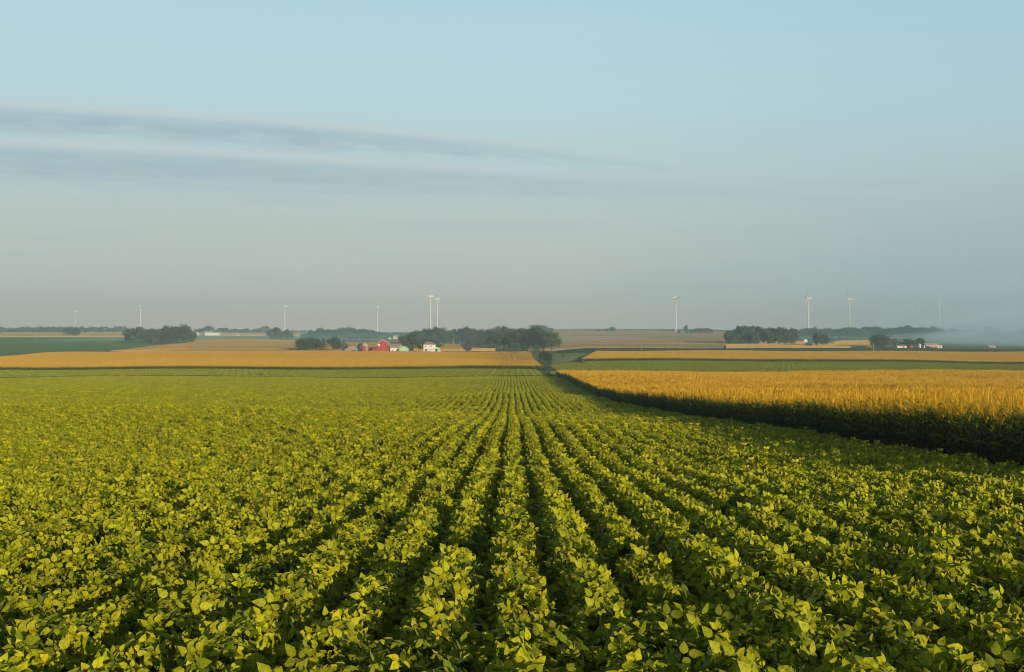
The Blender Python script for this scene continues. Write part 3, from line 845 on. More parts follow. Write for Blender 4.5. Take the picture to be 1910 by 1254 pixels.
# -- behind and beside the farm
tree(566, 629, 26, 806, 'round1', 'bushy dark tree at the left end of the farm row')
tree(583, 628, 28, 812, 'round3', 'second dark tree of the farm row, touching the end one')
tree(601, 628, 20, 806, 'loose', 'thin loose tree with gaps in the farm row left of the shed')
tree(624, 627, 27, 803, 'round2', 'upright dark tree right of the gap in the farm row')
tree(643, 636, 18, 800, 'bush2', 'small round bush ending the farm row beside the grey shed')
grove([(569, 621, 16), (581, 615, 18), (598, 610, 16), (613, 613, 18), (628, 612, 18), (639, 611, 14), (651, 609, 22), (664, 609, 22), (677, 612, 22), (690, 615, 20), (702, 618, 20), (590, 619, 18), (620, 619, 20), (655, 618, 22), (684, 621, 20)],
      1400, 25, 'hazy leafy tree in the belt above the barn roof', 'trees of the belt above the barn')
grove([(716, 619, 18), (726, 620, 16), (748, 620, 18), (757, 622, 16), (738, 619, 18)], 1470, 10, 'low hazy tree round the cream house behind the barn', 'trees round the cream house')
tree(762, 616.5, 35, 822, 'round0', 'big dark tree rising behind the mint green shed')
tree(764, 632, 9, 797, 'spire', 'reddish brown conical tree right of the mint green shed')
tree(786, 634, 20, 815, 'dome2', 'dark shady tree close on the left of the white house')
tree(803, 632.5, 42, 850, 'dome0', 'broad low tree behind the roof of the white house')
tree(672, 640, 15, 806, 'bush0', 'dark bush between the grey shed and the red grain bin')
tree(873, 640, 18, 778, 'bush1', 'lone brownish bush in the tan corn right of the white house')
grove([(718, 629, 12), (726, 633, 10), (734, 632.5, 12), (742, 633, 12), (750, 629, 13)], 1400, 8, 'low hazy shrub under the cream house behind the barn', 'shrubs under the cream house', ('bush0', 'bush1', 'dome1'))
tree(741, 651, 5, 770, 'bush2', 'tiny shrub in front of the white building next to the barn')
grove([(776, 615, 20), (788, 613, 20), (800, 611, 22), (815, 610, 24), (830, 608, 32), (846, 613, 20), (858, 616, 18), (868, 610, 28), (881, 611, 24), (892, 614, 20), (903, 613, 22), (915, 614, 20), (930, 607, 34), (946, 611, 24), (960, 613, 24), (972, 613, 22),
       (785, 622, 20), (808, 622, 24), (840, 622, 24), (862, 624, 22), (888, 624, 22)], 1160, 30,
      'tall hazy tree in the long belt between the white house and the pole', 'trees of the belt right of the house')
grove([(873, 630, 14), (880, 630, 12), (893, 634, 16), (900, 632, 18)], 1060, 15, 'dull brownish shrub at the foot of the belt right of the house', 'shrubs at the foot of the belt', ('bush0', 'bush1', 'loose'))
tree(922, 621, 32, 880, 'round2', 'front tree at the left end of the near grove')
tree(940, 617, 36, 885, 'round3', 'rounded tree second from the left in the near grove')
tree(958, 622, 30, 875, 'dome1', 'low broad tree in the middle of the near grove')
tree(982, 608, 44, 875, 'round0', 'tall open crowned tree with visible limbs in the near grove')
tree(1000, 606, 42, 870, 'round1', 'tallest tree of the near grove, left of the gully')
tree(1014, 616, 34, 860, 'round2', 'dark tree behind the last one in the near grove')
tree(1028, 617, 36, 838, 'dome2', 'drooping last tree at the right end of the near grove')
tree(918, 640, 20, 862, 'bush2', 'dark low bush at the left foot of the near grove')
tree(958, 638, 26, 860, 'bush0', 'deep shaded bush at the middle foot of the near grove')
tree(1000, 641, 22, 830, 'bush1', 'pale green bush right of the pole by the near grove')
tree(978, 642, 20, 852, 'bush2', 'rounded bush left of the pole by the near grove')
grove([(1003, 605, 24), (1014, 607, 22), (1025, 611, 16)], 1900, 15, 'bluish distant tree showing over the near grove', 'bluish trees over the near grove')
tree(1017, 653, 27, 566, 'dark', 'dark round bush by the gully at the corner of the left corn')
tree(1012, 670, 12, 500, 'weed0', 'bright green weed bush under the dark round bush')
tree(1016, 676, 20, 465, 'weed0', 'tallest bright green weeds at the corner of the left corn')
tree(1023, 690, 14, 425, 'weed0', 'low green weeds above the end of the bean rows')
tree(1034, 697.5, 12, 345, 'weed0', 'small green weeds at the left corner of the golden corn')
tree(1050, 656, 9, 640, 'bush0', 'small dark shrub alone in the grassy gully')
tree(1081, 663.5, 9, 556, 'bush1', 'dark shrub at the left tip of the tan corn strip')
# -- right hill and woods
tree(1074, 616, 8, 1930, 'bush2', 'small bluish tree left of the hilltop farmhouse')
grove([(1091, 616.5, 8), (1100, 616, 9), (1112, 614, 8), (1118, 614, 7)], 1930, 10, 'low bluish tree beside the hilltop farmhouse', 'low trees by the hilltop farmhouse')
tree(1131, 612, 12, 1925, 'round0', 'left tree of the round pair on the right hilltop')
tree(1142, 609, 15, 1925, 'round2', 'right taller tree of the round pair on the right hilltop')
tree(1234, 613, 5, 2300, 'bush0', 'tiny tree alone on the skyline left of a turbine')
tree(1266, 617, 8, 1930, 'dome1', 'small dark tree right beside the hill turbine tower')
tree(1280, 607.5, 11, 1935, 'tall1', 'pointed tree right of the hill turbine')
tree(1290, 614, 10, 1935, 'round1', 'round tree next to the pointed one right of the hill turbine')
grove([(1299, 612, 11), (1308, 611, 12), (1318, 612, 12), (1326, 614, 9)], 1990, 10, 'hazy tree behind the red hill shed', 'hazy trees behind the red hill shed')
grove([(1360, 615, 17), (1370, 612, 17), (1380, 609, 18), (1391, 607, 20), (1402, 609, 18), (1413, 608, 20), (1424, 610, 18), (1434, 611, 18), (1445, 613, 17), (1456, 611, 18), (1467, 613, 18), (1478, 612, 16)], 1080, 20,
      'tall blue grey tree in the back row of the right hand woods', 'back row of the right hand woods', ('tall0', 'tall1', 'tall2', 'round1', 'round3'))
grove([(1359, 618, 16), (1372, 620, 18), (1386, 617, 18), (1398, 619, 18), (1411, 620, 17), (1425, 617, 20), (1438, 620, 18), (1452, 621, 17), (1465, 620, 16)], 1025, 10,
      'tall slender tree in the front row of the right hand woods', 'front row of the right hand woods', ('tall0', 'tall1', 'tall2', 'round0'))
tree(1477, 615, 26, 985, 'loose', 'open tree with a pale visible trunk right of the woods')
tree(1508, 637.5, 17, 915, 'bush1', 'dark squat bush in front of the tan corn by the woods')
tree(1524, 621, 22, 925, 'tall2', 'left tree of the leafy pair right of the squat bush')
tree(1537, 622, 22, 930, 'round3', 'right tree of the leafy pair right of the squat bush')
grove([(1490, 611.4, 25), (1503, 611.4, 25), (1515, 609.4, 25), (1527, 611.4, 25), (1540, 612.4, 25), (1553, 611.4, 25), (1566, 612.4, 25), (1579, 610.4, 27), (1592, 609.4, 27), (1606, 610.4, 27), (1619, 609.4, 27), (1633, 608.4, 27), (1647, 611.4, 27), (1661, 611.4, 27), (1676, 610.4, 27), (1690, 607.4, 29), (1704, 609.4, 29), (1718, 610.4, 29), (1733, 606.4, 27), (1748, 610.4, 29)], 1520, 25,
      'blue hazy tree in the long far belt of the right', 'far belt of trees on the right')
tree(1637, 622, 26, 888, 'round1', 'left half of the dark rounded trees by the right farm')
tree(1650, 625, 26, 885, 'dome0', 'right half of the dark rounded trees by the right farm')
tree(1669, 629, 14, 900, 'loose', 'small thin tree between the two clumps at the right farm')
tree(1697, 629, 24, 905, 'round0', 'broad tree behind the sheds of the right farm')
tree(1715, 630, 28, 915, 'dome2', 'misty tree behind the white bins of the right farm')
tree(485, 695.5, 9, 345, 'weed0', 'green weed clump standing in the dark bean strip on the left')
tree(1085, 689, 8, 372, 'bush2', 'left dark weed clump in the beans behind the golden corn')
tree(1101, 689, 8, 372, 'bush0', 'middle dark weed clump in the beans behind the golden corn')
tree(1120, 690.5, 9, 362, 'bush1', 'right largest dark weed clump in the beans behind the golden corn')
tree(1508, 691.5, 6, 362, 'bush2', 'lone weed clump far along the beans behind the golden corn')


def far_woods(name, px0, px1, D, y0, y1, n, label, seed):
    rng = np.random.default_rng(seed); mb = MB()
    for i in range(n):
        px = px0 + (px1 - px0) * (i + rng.uniform(.1, .9)) / n; d = D + rng.normal(0, 25); p = at(px, d)
        H = ztop(rng.uniform(y0, y1), d) - p.z; W = H * rng.uniform(.9, 1.6); sub = MB()
        crown_geom(sub, rng, 1.0, .0, 1.0, 18, 340, .075, (.085, .122, .036), 'dome')
        V = np.concatenate(sub.v) * np.array([W, W, H]) + np.array([p.x, p.y, p.z])
        mb.add(V, sub.f, np.concatenate(sub.c))
    o = mb.build(name, M_TREE)
    tag(o, label, 'woods', None, 'stuff')


far_woods('far_woods', -180, 240, 2080, 608, 613, 120, 'blue grey treeline along the far left horizon', 1)
far_woods('far_woods', 236, 380, 2150, 612, 616, 40, 'faint treeline behind the left grove', 2)
far_woods('far_woods', 400, 700, 2350, 614, 617.5, 90, 'low faint treeline on the horizon behind the tan hill', 3)
far_woods('far_woods', 1180, 1262, 2330, 615.6, 617, 16, 'low dark hedge line on the right hill beside the turbine', 4)
far_woods('far_woods', 1740, 2020, 1560, 611, 616, 40, 'treeline swallowed by the fog at far right', 5)

# ------------------------------------------------------------------ wind turbines
M_WHITE = mat_plain('turbine_white', (.66, .65, .62), .45, .4, .2, .04)
M_GREYPAD = mat_plain('concrete', (.38, .37, .34), .9, .2, 1.0, .2)


def blade_mesh():
    mb = MB(); ch = [(1.2, .9), (1.3, .9), (2.1, .45), (1.7, .3), (1.1, .2), (.35, .1)]; zs = [0, 2, 8, 16, 28, 40]
    v = []; f = []
    for (c, t), z in zip(ch, zs):
        tw = .35 * (1 - z / 40)
        for a, b in ((-.35, 0), (0, .5), (.65, 0), (0, -.5)):
            x, y = b * t, a * c; v.append((x * math.cos(tw) - y * math.sin(tw), x * math.sin(tw) + y * math.cos(tw), z))
    for i in range(len(zs) - 1):
        for k in range(4): f.append((i * 4 + k, i * 4 + (k + 1) % 4, i * 4 + 4 + (k + 1) % 4, i * 4 + 4 + k))
    f += [(3, 2, 1, 0), tuple(range(len(v) - 4, len(v)))]
    mb.add(v, f); return mb.mesh('blade', M_WHITE, True)


def turbine_proto():
    root = empty('wind_turbine', (0, 0, 0), 'white wind turbine', 'wind turbine', 'white wind turbines along the horizon')
    b = MB(); b.lathe([(2.1, 0), (2.0, 8), (1.65, 40), (1.2, 78)], 20); b.build('tower', M_WHITE, root, True)
    b = MB(); b.prism([(-3.2, 78.1), (7.2, 78.5), (7.4, 81.2), (5.5, 81.8), (-2.6, 81.7), (-3.2, 81)], -1.7, 1.7); b.build('nacelle', M_WHITE, root)
    b = MB(); b.lathe([(.15, -2.6), (.9, -2.1), (1.5, -1), (1.6, 0)], 16)
    hub = b.build('hub', M_WHITE, root, True); hub.location = (-3.3, 0, 80); hub.rotation_euler = (0, R(90), 0)
    hub.rotation_euler = (0, R(90), 0)
    bm = blade_mesh()
    for k in range(3):
        o = bpy.data.objects.new('blade', bm); COL.objects.link(o); o.parent = root
        o.location = (-4.4, 0, 80); o.rotation_euler = (R(120 * k), 0, 0)
    b = MB(); b.lathe([(4.5, -.6), (4.5, .25)], 20); b.build('foundation', M_GREYPAD, root)
    return root


TB = [(140, 581, 3350, 8, 5, 'lowest wind turbine, seen over the lone round tree at far left'),
      (262, 570.5, 2900, -6, 20, 'wind turbine rising over the dark grove at left'),
      (531, 571.5, 2850, 10, 55, 'wind turbine over the pair of trees on the tan hill'),
      (703.5, 573, 2800, -8, 80, 'wind turbine above the red barn'),
      (803, 553, 2150, 6, 10, 'taller left turbine of the close pair over the white house'),
      (815.5, 557.5, 2350, 4, 42, 'right turbine of the close pair over the white house'),
      (1260.5, 555.5, 2245, 180, 30, 'wind turbine standing on the bare right hill beside a white shed'),
      (1508, 556.5, 2190, -10, 38, 'wind turbine rising from the right hand woods'),
      (1584.5, 558, 2230, -18, 4, 'wind turbine right of the woods, its base in blue trees'),
      (1713, 561, 2380, -21, 2, 'fog veiled wind turbine above the right farm, nearer the trees'),
      (1752, 563, 2420, -22, 121, 'most fog veiled wind turbine at far right')]
tp = turbine_proto(); TCH = None
for i, (px, yh, D, yaw, spin, lb) in enumerate(TB):
    p = at(px, D); z = ztop(yh, D) - 80
    o = tp if i == 0 else copy_thing(tp, (0, 0, 0), lb)
    o['label'] = lb; o.location = (p.x, p.y, max(z, p.z - 3) if abs(z - p.z) < 3 else z); o.rotation_euler = (0, 0, R(yaw))
    if z > p.z:                                     # lengthen the tower down to the ground it stands on
        s = (ztop(yh, D) - p.z) / 80; o.scale = (1, 1, s); o.location.z = p.z
    for k, ch in enumerate([c for c in o.children if c.name.startswith('blade')]): ch.rotation_euler = (R(120 * k + spin), 0, 0)

# ------------------------------------------------------------------ the farm with the red barn
M_RED = mat_plain('barn_red', (.42, .055, .045), .75, .25, .35, .22, ribs=(0, .3, .02))
M_REDIN = mat_plain('red_metal', (.40, .07, .06), .55, .35, .3, .2, ribs=(2, .22, .015))
M_TRIM = mat_plain('white_trim', (.80, .78, .72), .6, .3, 1.0, .08)
M_PWALL = mat_plain('white_siding', (.80, .79, .74), .6, .3, .5, .08, ribs=(2, .2, .01))
M_CREAM = mat_plain('cream_siding', (.68, .60, .45), .7, .3, .5, .1, ribs=(2, .2, .01))
M_GROOF = mat_plain('grey_shingles', (.34, .31, .28), .9, .2, .8, .2)
M_DROOF = mat_plain('dark_roofing', (.055, .05, .055), .8, .2, .5, .25)
M_MINT = mat_plain('mint_green_metal', (.40, .66, .52), .5, .4, .4, .08, ribs=(0, .3, .015))
M_GALV = mat_plain('galvanised_metal', (.55, .54, .52), .45, .5, .4, .15, ribs=(1, .3, .015))
M_PINKROOF = mat_plain('pale_weathered_metal', (.62, .50, .44), .55, .4, .5, .2)
M_GLASS = mat_plain('window_glass', (.12, .13, .14), .15, .6, 1.0, .05)
M_BROWN = mat_plain('rusty_roof', (.26, .12, .07), .8, .3, .5, .3)
M_OLD = mat_plain('old_grey_boards', (.33, .30, .25), .9, .2, .8, .3, ribs=(0, .25, .02))
M_DARK = mat_plain('dark_opening', (.03, .028, .026), .9, .1, 1.0, .1)
M_BRICK = mat_plain('brick', (.30, .12, .08), .9, .2, 2.0, .25)


def pad(px, D, dz=0.0):
    p = at(px, D); return Vector((p.x, p.y, p.z - .15 + dz))


def window(parent, x, z, w, h, y, frame=M_TRIM, name='window'):
    b = MB(); b.box(x - w / 2 - .1, x + w / 2 + .1, y - .06, y - .002, z - h / 2 - .1, z + h / 2 + .1)
    f = b.build(name, frame, parent)
    g = MB(); g.box(x - w / 2, x + w / 2, y - .075, y - .0615, z - h / 2, z + h / 2); g.build('pane', M_GLASS, f)


def gable(px0, px1, D, ye, yr, depth, wall, roof, label, name, cat, front=True, over=.35, parent=None, dz=0, doors=(), wins=()):
    """gabled building; front=True shows the gable end to the camera, else the long side. rows ye, yr: eaves and ridge"""
    k = D / F; w = (px1 - px0) * k; p = pad((px0 + px1) / 2, D, dz)
    he, hr = ztop(ye, D) - p.z, ztop(yr, D) - p.z
    t = empty(name, p, label, cat)
    b = MB()
    if front:
        b.prism([(-w / 2, -.6), (w / 2, -.6), (w / 2, he), (0, hr), (-w / 2, he)], 0, depth); b.build('wall', wall, t)
        r = MB(); r.slope([(-w / 2 - over, he - over * (hr - he) / (w / 2) + .02), (0, hr + .02), (w / 2 + over, he - over * (hr - he) / (w / 2) + .02)], -over, depth + over, .18)
        r.build('roof', roof, t)
    else:
        b.add([(-w / 2, 0, -.6), (w / 2, 0, -.6), (w / 2, depth, -.6), (-w / 2, depth, -.6), (-w / 2, 0, he), (w / 2, 0, he), (w / 2, depth, he), (-w / 2, depth, he), (-w / 2, depth / 2, hr), (w / 2, depth / 2, hr)],
              [(3, 2, 1, 0), (0, 1, 5, 4), (1, 2, 6, 9, 5), (2, 3, 7, 6), (3, 0, 4, 8, 7), (4, 5, 9, 8), (6, 7, 8, 9)])
        b.build('wall', wall, t)
        r = MB(); s = (hr - he) / (depth / 2); v = []
        for yy, z in ((-over, he - over * s), (depth / 2, hr), (depth + over, he - over * s)):
            for x in (-w / 2 - over, w / 2 + over):
                v += [(x, yy, z + .03), (x, yy, z + .2)]
        r.add(v, [(0, 4, 6, 2), (1, 3, 7, 5), (4, 8, 10, 6), (5, 7, 11, 9), (0, 2, 3, 1), (8, 9, 11, 10), (0, 1, 5, 4), (4, 5, 9, 8), (2, 6, 7, 3), (6, 10, 11, 7)])
        r.build('roof', roof, t)
    for x, z0, dw, dh, m in doors:
        d = MB(); d.box(x * w - dw / 2, x * w + dw / 2, -.09, -.003, z0, z0 + dh); d.build('door', m, t)
    for x, z, ww, hh in wins: window(t, x * w, z, ww, hh, 0)
    return t, w, he, hr, p


D0 = 792
# barn: gambrel gable toward the camera, lean-to in shadow on its left
k = D0 / F; p = pad(714, D0); root = empty('barn', p, 'big red barn with a rounded gambrel gable and shaded lean-to', 'barn')
hw = 13 * k; zt = ztop(634, D0) - p.z; ze = ztop(645.5, D0) - p.z; zm = ze + (zt - ze) * .60; hm = hw * .52
gam = [(-hw, -.6), (hw, -.6), (hw, ze), (hm, zm), (0, zt), (-hm, zm), (-hw, ze)]
b = MB(); b.prism(gam, 0, 17); b.build('wall', M_RED, root)
rr = [(x * 1.03, z + .03) for x, z in gam[2:]]; rr = [(hw * 1.07, ze - .35)] + rr[0:] + [(-hw * 1.07, ze - .35)]
b = MB(); b.slope(rr[::-1], .25, 17.4, .2); b.build('roof', M_GROOF, root)
b = MB(); b.slope(rr[::-1], -.22, .246, .26); b.build('gable_trim', M_TRIM, root)
b = MB(); b.box(-hw * .72, -hw * .40, -.10, -.003, ze - .2, ze + 1.5); lv = b.build('hay_door', M_TRIM, root); lv['label'] = 'pale open hay door high on the left'
b = MB(); b.box(-.4, 1.7, -.08, -.003, 0, 2.9); b.build('door', M_REDIN, root)
b = MB(); b.box(.1, .95, -.12, -.083, .1, 1.5); b.build('hatch', M_TRIM, root)
b = MB(); b.prism([(-hw - 4.8, -.5), (-hw - .002, -.5), (-hw - .002, ze - .2), (-hw - 4.8, 1.1)], .8, 17); lt = b.build('lean_to', M_RED, root)
b = MB(); b.slope([(-hw - 5.1, 1.02), (-hw - .02, ze - .15)], .5, 17.3, .16); b.build('lean_to_roof', M_DROOF, lt)
b = MB(); b.box(-hw * .95, -hw * .28, 16.0, 19.5, zm - 1.0, zt - .9); cu = b.build('hay_hood', M_RED, root)

# grain bin
def bin_(px, D, wpx, ye, yt, m, mr, label, name='grain_bin', cat='grain bin'):
    p = pad(px, D); k = D / F; r = wpx * k / 2; he = ztop(ye, D) - p.z; ht = ztop(yt, D) - p.z
    t = empty(name, p, label, cat)
    b = MB(); b.lathe([(r, -.5), (r, he)], 28); b.build('wall', m, t, False)
    b = MB(); b.lathe([(r + .15, he - .02), (r + .12, he + .12), (.5, ht - .12), (.45, ht + .15), (.05, ht + .25)], 28); rf = b.build('roof', mr, t)
    b = MB(); b.box(-.35, .35, -r - .12, -r + .02, .1, 1.9); b.build('door', m, t)
    b = MB(); b.box(r * .55, r * .62, -r * .88, -r * .80, 0, he); b.box(r * .68, r * .75, -r * .80, -r * .72, 0, he); b.build('ladder', M_GALV, t)
    return t


bin_(680.5, 790, 15, 645, 640, M_REDIN, M_PINKROOF, 'round red grain bin with a pale conical roof')
gable(643, 671, 794, 652.3, 646.3, 9, M_OLD, M_GALV, 'low weathered grey shed left of the red grain bin', 'shed', 'shed', doors=((.1, 0, 3, 1.9, M_DARK),))
gable(688, 697, 806, 651, 648.5, 6, M_RED, M_BROWN, 'tiny red outbuilding between the grain bin and barn', 'outbuilding', 'shed')
gable(727.6, 744, 790, 648.6, 642.5, 10, M_PWALL, M_GROOF, 'white shed with grey roof against the barn', 'shed', 'shed', front=False, doors=((.28, 0, 2.2, 2.2, M_TRIM),), wins=((-.2, 1.5, .9, .8),))
gable(730, 748, 806, 643.8, 639.6, 8, M_CREAM, M_BROWN, 'building with a rusty roof behind the grey roofed shed', 'outbuilding', 'shed', front=False)
gable(744.6, 761, 786, 650.2, 646, 9, M_MINT, M_MINT, 'mint green metal shed with low gable', 'shed', 'shed', over=.15, doors=((-.05, 0, 3.2, 2.3, M_MINT),))

# farmhouse: two storeys, hip roof, porch in front, lean-to with green side
p = pad(800.5, 793); t = empty('farmhouse', p, 'white two storey farmhouse with grey hip roof', 'house'); k = 793 / F
w2 = 10.6 * k; he = ztop(643.2, 793) - p.z; hr = ztop(637.6, 793) - p.z
b = MB(); b.box(-w2, w2, 0, 9, -.6, he); b.build('wall', M_PWALL, t)
b = MB(); o_ = .5; b.add([(-w2 - o_, -o_, he + .01), (w2 + o_, -o_, he + .01), (w2 + o_, 9 + o_, he + .01), (-w2 - o_, 9 + o_, he + .01), (-.9, 4.5, hr), (.9, 4.5, hr),
                          (-w2 - o_, -o_, he + .2), (w2 + o_, -o_, he + .2), (w2 + o_, 9 + o_, he + .2), (-w2 - o_, 9 + o_, he + .2)],
                         [(3, 2, 1, 0), (0, 1, 7, 6), (1, 2, 8, 7), (2, 3, 9, 8), (3, 0, 6, 9), (6, 7, 5, 4), (7, 8, 5), (8, 9, 4, 5), (9, 6, 4)])
rf = b.build('roof', M_GROOF, t)
b = MB(); b.box(-w2 * .62, -w2 * .46, 4, 4.7, he + .8, hr + .9); b.build('chimney', M_BRICK, rf)
for x, z in ((-.62, .78), (.12, .78), (.45, .78), (-.66, .36)): window(t, x * w2, z * he, .85, 1.15, 0)
b = MB(); b.box(-w2 * .25, w2 * .98, -3.2, -.003, -.6, 2.45); po = b.build('porch', M_PWALL, t)
b = MB(); b.add([(-w2 * .32, -3.5, 2.47), (w2 * 1.05, -3.5, 2.47), (w2 * 1.05, -.01, 3.1), (-w2 * .32, -.01, 3.1), (-w2 * .32, -3.5, 2.6), (w2 * 1.05, -3.5, 2.6), (w2 * 1.05, -.01, 3.25), (-w2 * .32, -.01, 3.25)],
                [(3, 2, 1, 0), (4, 5, 6, 7), (0, 1, 5, 4), (1, 2, 6, 5), (2, 3, 7, 6), (3, 0, 4, 7)]); b.build('porch_roof', M_PWALL, po)
window(po, w2 * .25, 1.35, .8, 1.0, -3.2)
b = MB(); b.prism([(w2 + .003, -.6), (w2 + 3.6, -.6), (w2 + 3.6, 3.6), (w2 + .003, 4.4)], 2.0, 8.6); ex = b.build('side_wing', M_MINT, t); ex['label'] = 'mint green side wing with an open front'
b = MB(); b.slope([(w2 + .004, 4.43), (w2 + 3.9, 3.57)], 1.7, 8.9, .16); b.build('side_wing_roof', M_TRIM, ex)
b = MB(); b.box(w2 + .3, w2 + 1.9, 1.95, 1.997, 0, 2.9); b.build('opening', M_DARK, ex)
b = MB(); b.tube((-w2 - 1.6, 1, -.3), (-w2 - 1.6, 1, 7.2), .07, .05, 6)
an = b.build('antenna_mast', M_TRIM); an.location = p; tag(an, 'thin white mast standing left of the white farmhouse', 'mast')
gable(724, 730, 1425, 632, 629, 8, M_PWALL, M_GROOF, 'small white shed half hidden in trees above the barn', 'shed', 'shed')
gable(733, 745.5, 1425, 629.5, 626.3, 12, M_CREAM, M_CREAM, 'cream house on the wooded slope above the barn', 'house', 'house', front=False, wins=((-.3, 1.5, 1.1, 1.0), (.25, 1.5, 1.1, 1.0)))


# tank and parked car by the house
def tank(px, D, L, label):
    p = pad(px, D); t = empty('tank', p, label, 'tank'); b = MB(); b.lathe([(.1, -L / 2 - .4), (.45, -L / 2 - .25), (.6, -L / 2), (.6, L / 2), (.45, L / 2 + .25), (.1, L / 2 + .4)], 16)
    o = b.build('tank_shell', M_TRIM, t, True); o.rotation_euler = (0, R(90), 0); o.location = (0, 0, 1.05)
    for x in (-L * .3, L * .3):
        b = MB(); b.box(x - .12, x + .12, -.4, .4, -.2, .6); b.build('leg', M_GREYPAD, t)


tank(818.5, 786, 2.6, 'white fuel tank right of the farmhouse')

# long white shed far left, its silo and white house in the trees
gable(382, 406.5, 1686, 621.8, 620.0, 14, M_PWALL, M_TRIM, 'long white livestock shed at the edge of the left field', 'livestock_shed', 'shed', front=False, doors=((-.3, 0, 3, 2.6, M_GALV), (.3, 0, 3, 2.6, M_GALV)))
gable(363, 367.5, 1684, 622.5, 619.5, 8, M_PWALL, M_BROWN, 'small white house at the right flank of the left grove', 'house', 'house', wins=((0, 2, 1.2, 1.2),))
bin_(369.2, 1684, 2.4, 621, 619.5, M_TRIM, M_GALV, 'slim white silo beside the small house at left', 'silo', 'silo')
gable(442, 445, 1640, 626.6, 625.6, 3, M_PWALL, M_GALV, 'tiny white hut alone in the left green field', 'hut', 'hut')

# right hill
gable(1080.5, 1084, 1925, 618.8, 616.6, 8, M_PWALL, M_BROWN, 'white gabled farmhouse on the right hilltop', 'house', 'house', wins=((0, 2, 1.2, 1.4),))
gable(1084.5, 1089, 1930, 618.5, 617.3, 9, M_CREAM, M_GROOF, 'long grey shed beside the hilltop farmhouse', 'shed', 'shed', front=False)
gable(1106, 1110.5, 1925, 618.6, 616.8, 9, M_PWALL, M_BROWN, 'pale brown roofed shed between hilltop trees', 'shed', 'shed', front=False)
gable(1253.5, 1262, 1940, 622.4, 620.2, 8, M_PWALL, M_PINKROOF, 'white shed at the foot of the hill turbine', 'shed', 'shed', front=False, dz=-1.0)
bin_(1272.5, 1925, 2.6, 623.6, 622.6, M_TRIM, M_GALV, 'small pale bin right of the hill turbine')
gable(1298.5, 1313, 1915, 623.8, 620.6, 12, M_PWALL, M_RED, 'pinkish red roofed shed on the right hill', 'shed', 'shed', front=False, doors=((-.3, 0, 3, 3, M_DARK), (.1, 0, 4, 3, M_DARK)))
gable(1500, 1506, 1200, 634.6, 632.6, 7, M_PWALL, M_PWALL, 'tiny white house lit among trees right of the woods', 'house', 'house', wins=((0, 1.4, 1, 1),))

# the farm by the fog
D1 = 893
gable(1679.5, 1691, D1, 645.2, 643.0, 8, M_PWALL, M_BROWN, 'low house with a reddish brown roof at the right farm', 'house', 'house', front=False, wins=((-.25, 1.4, 1, .8), (.2, 1.4, 1, .8)), doors=((0, 0, 1, 2, M_RED),))
gable(1671, 1679, D1 + 6, 643.8, 641.8, 7, M_CREAM, M_BROWN, 'cream shed behind the low brown roofed house', 'shed', 'shed', front=False)
gable(1674, 1679.3, D1 - 6, 646.7, 645.2, 5, M_PWALL, M_TRIM, 'small white garage left of the low brown roofed house', 'garage', 'garage', front=False)
gable(1681, 1691, D1 + 22, 641.8, 639.4, 9, M_OLD, M_DROOF, 'dark roofed barn behind the low brown roofed house', 'barn', 'barn', front=False)
gable(1698.5, 1702.5, D1, 645.5, 643.2, 5, M_RED, M_RED, 'little red shed in the middle of the right farm', 'shed', 'shed')
bin_(1715.5, D1, 4.4, 642.6, 641.6, M_TRIM, M_TRIM, 'bigger white bin below the misty tree at the right farm')
bin_(1724, D1, 2.8, 645.6, 644.8, M_TRIM, M_PINKROOF, 'smallest pale bin at the right farm')
bin_(1755, D1, 4.4, 644.6, 643.6, M_TRIM, M_TRIM, 'white bin at the right end of the long low barn')
gable(1728, 1753, D1 + 8, 644.6, 641.2, 11, M_CREAM, M_PINKROOF, 'long low barn with a pale pinkish roof at the right farm', 'barn', 'barn', front=False, doors=((-.38, 0, 3, 2.4, M_DARK), (-.1, 0, 3, 2, M_RED), (.2, 0, 3, 2, M_RED)))
gable(1846, 1858, 985, 647.5, 644.3, 10, M_CREAM, M_PINKROOF, 'fog veiled shed at far right', 'shed', 'shed', front=False)


# red tractor standing in the field before the right farm
def tractor(px, D):
    p = pad(px, D, .15); t = empty('tractor', p, 'small red tractor parked left of the right farm', 'tractor')
    b = MB(); b.box(-1.9, .2, -.45, .45, .75, 1.45); b.build('bonnet', M_RED, t)
    b = MB(); b.box(.2, 1.5, -.7, .7, .9, 2.3); cb = b.build('cab', M_GLASS, t)
    b = MB(); b.box(.05, 1.65, -.8, .8, 2.303, 2.45); b.build('cab_roof', M_RED, cb)
    for x, r in ((1.0, .85), (-1.4, .5)):
        for s in (-1, 1):
            b = MB(); b.lathe([(r * .55, -.2), (r, -.18), (r, .18), (r * .55, .2)], 18); o = b.build('wheel', M_DARK, t); o.rotation_euler = (R(90), 0, 0); o.location = (x, s * .85, r)


tractor(1658, 889)

# ------------------------------------------------------------------ utility poles
M_POLE = mat_plain('weathered_pole', (.42, .33, .22), .9, .2, 2.0, .25)


def pole_proto():
    t = empty('utility_pole', (0, 0, 0), 'wooden pole', 'utility pole', 'utility poles along the roads')
    b = MB(); b.tube((0, 0, -.3), (0, 0, 9), .20, .13, 10); b.build('shaft', M_POLE, t)
    b = MB(); b.box(-1.1, 1.1, -.24, -.14, 8.3, 8.45); ca = b.build('crossarm', M_POLE, t)
    b = MB()
    for x in (-1.0, -.45, .45, 1.0): b.tube((x, -.19, 8.45), (x, -.19, 8.65), .05, .04, 6)
    b.build('insulators', M_TRIM, ca)
    return t


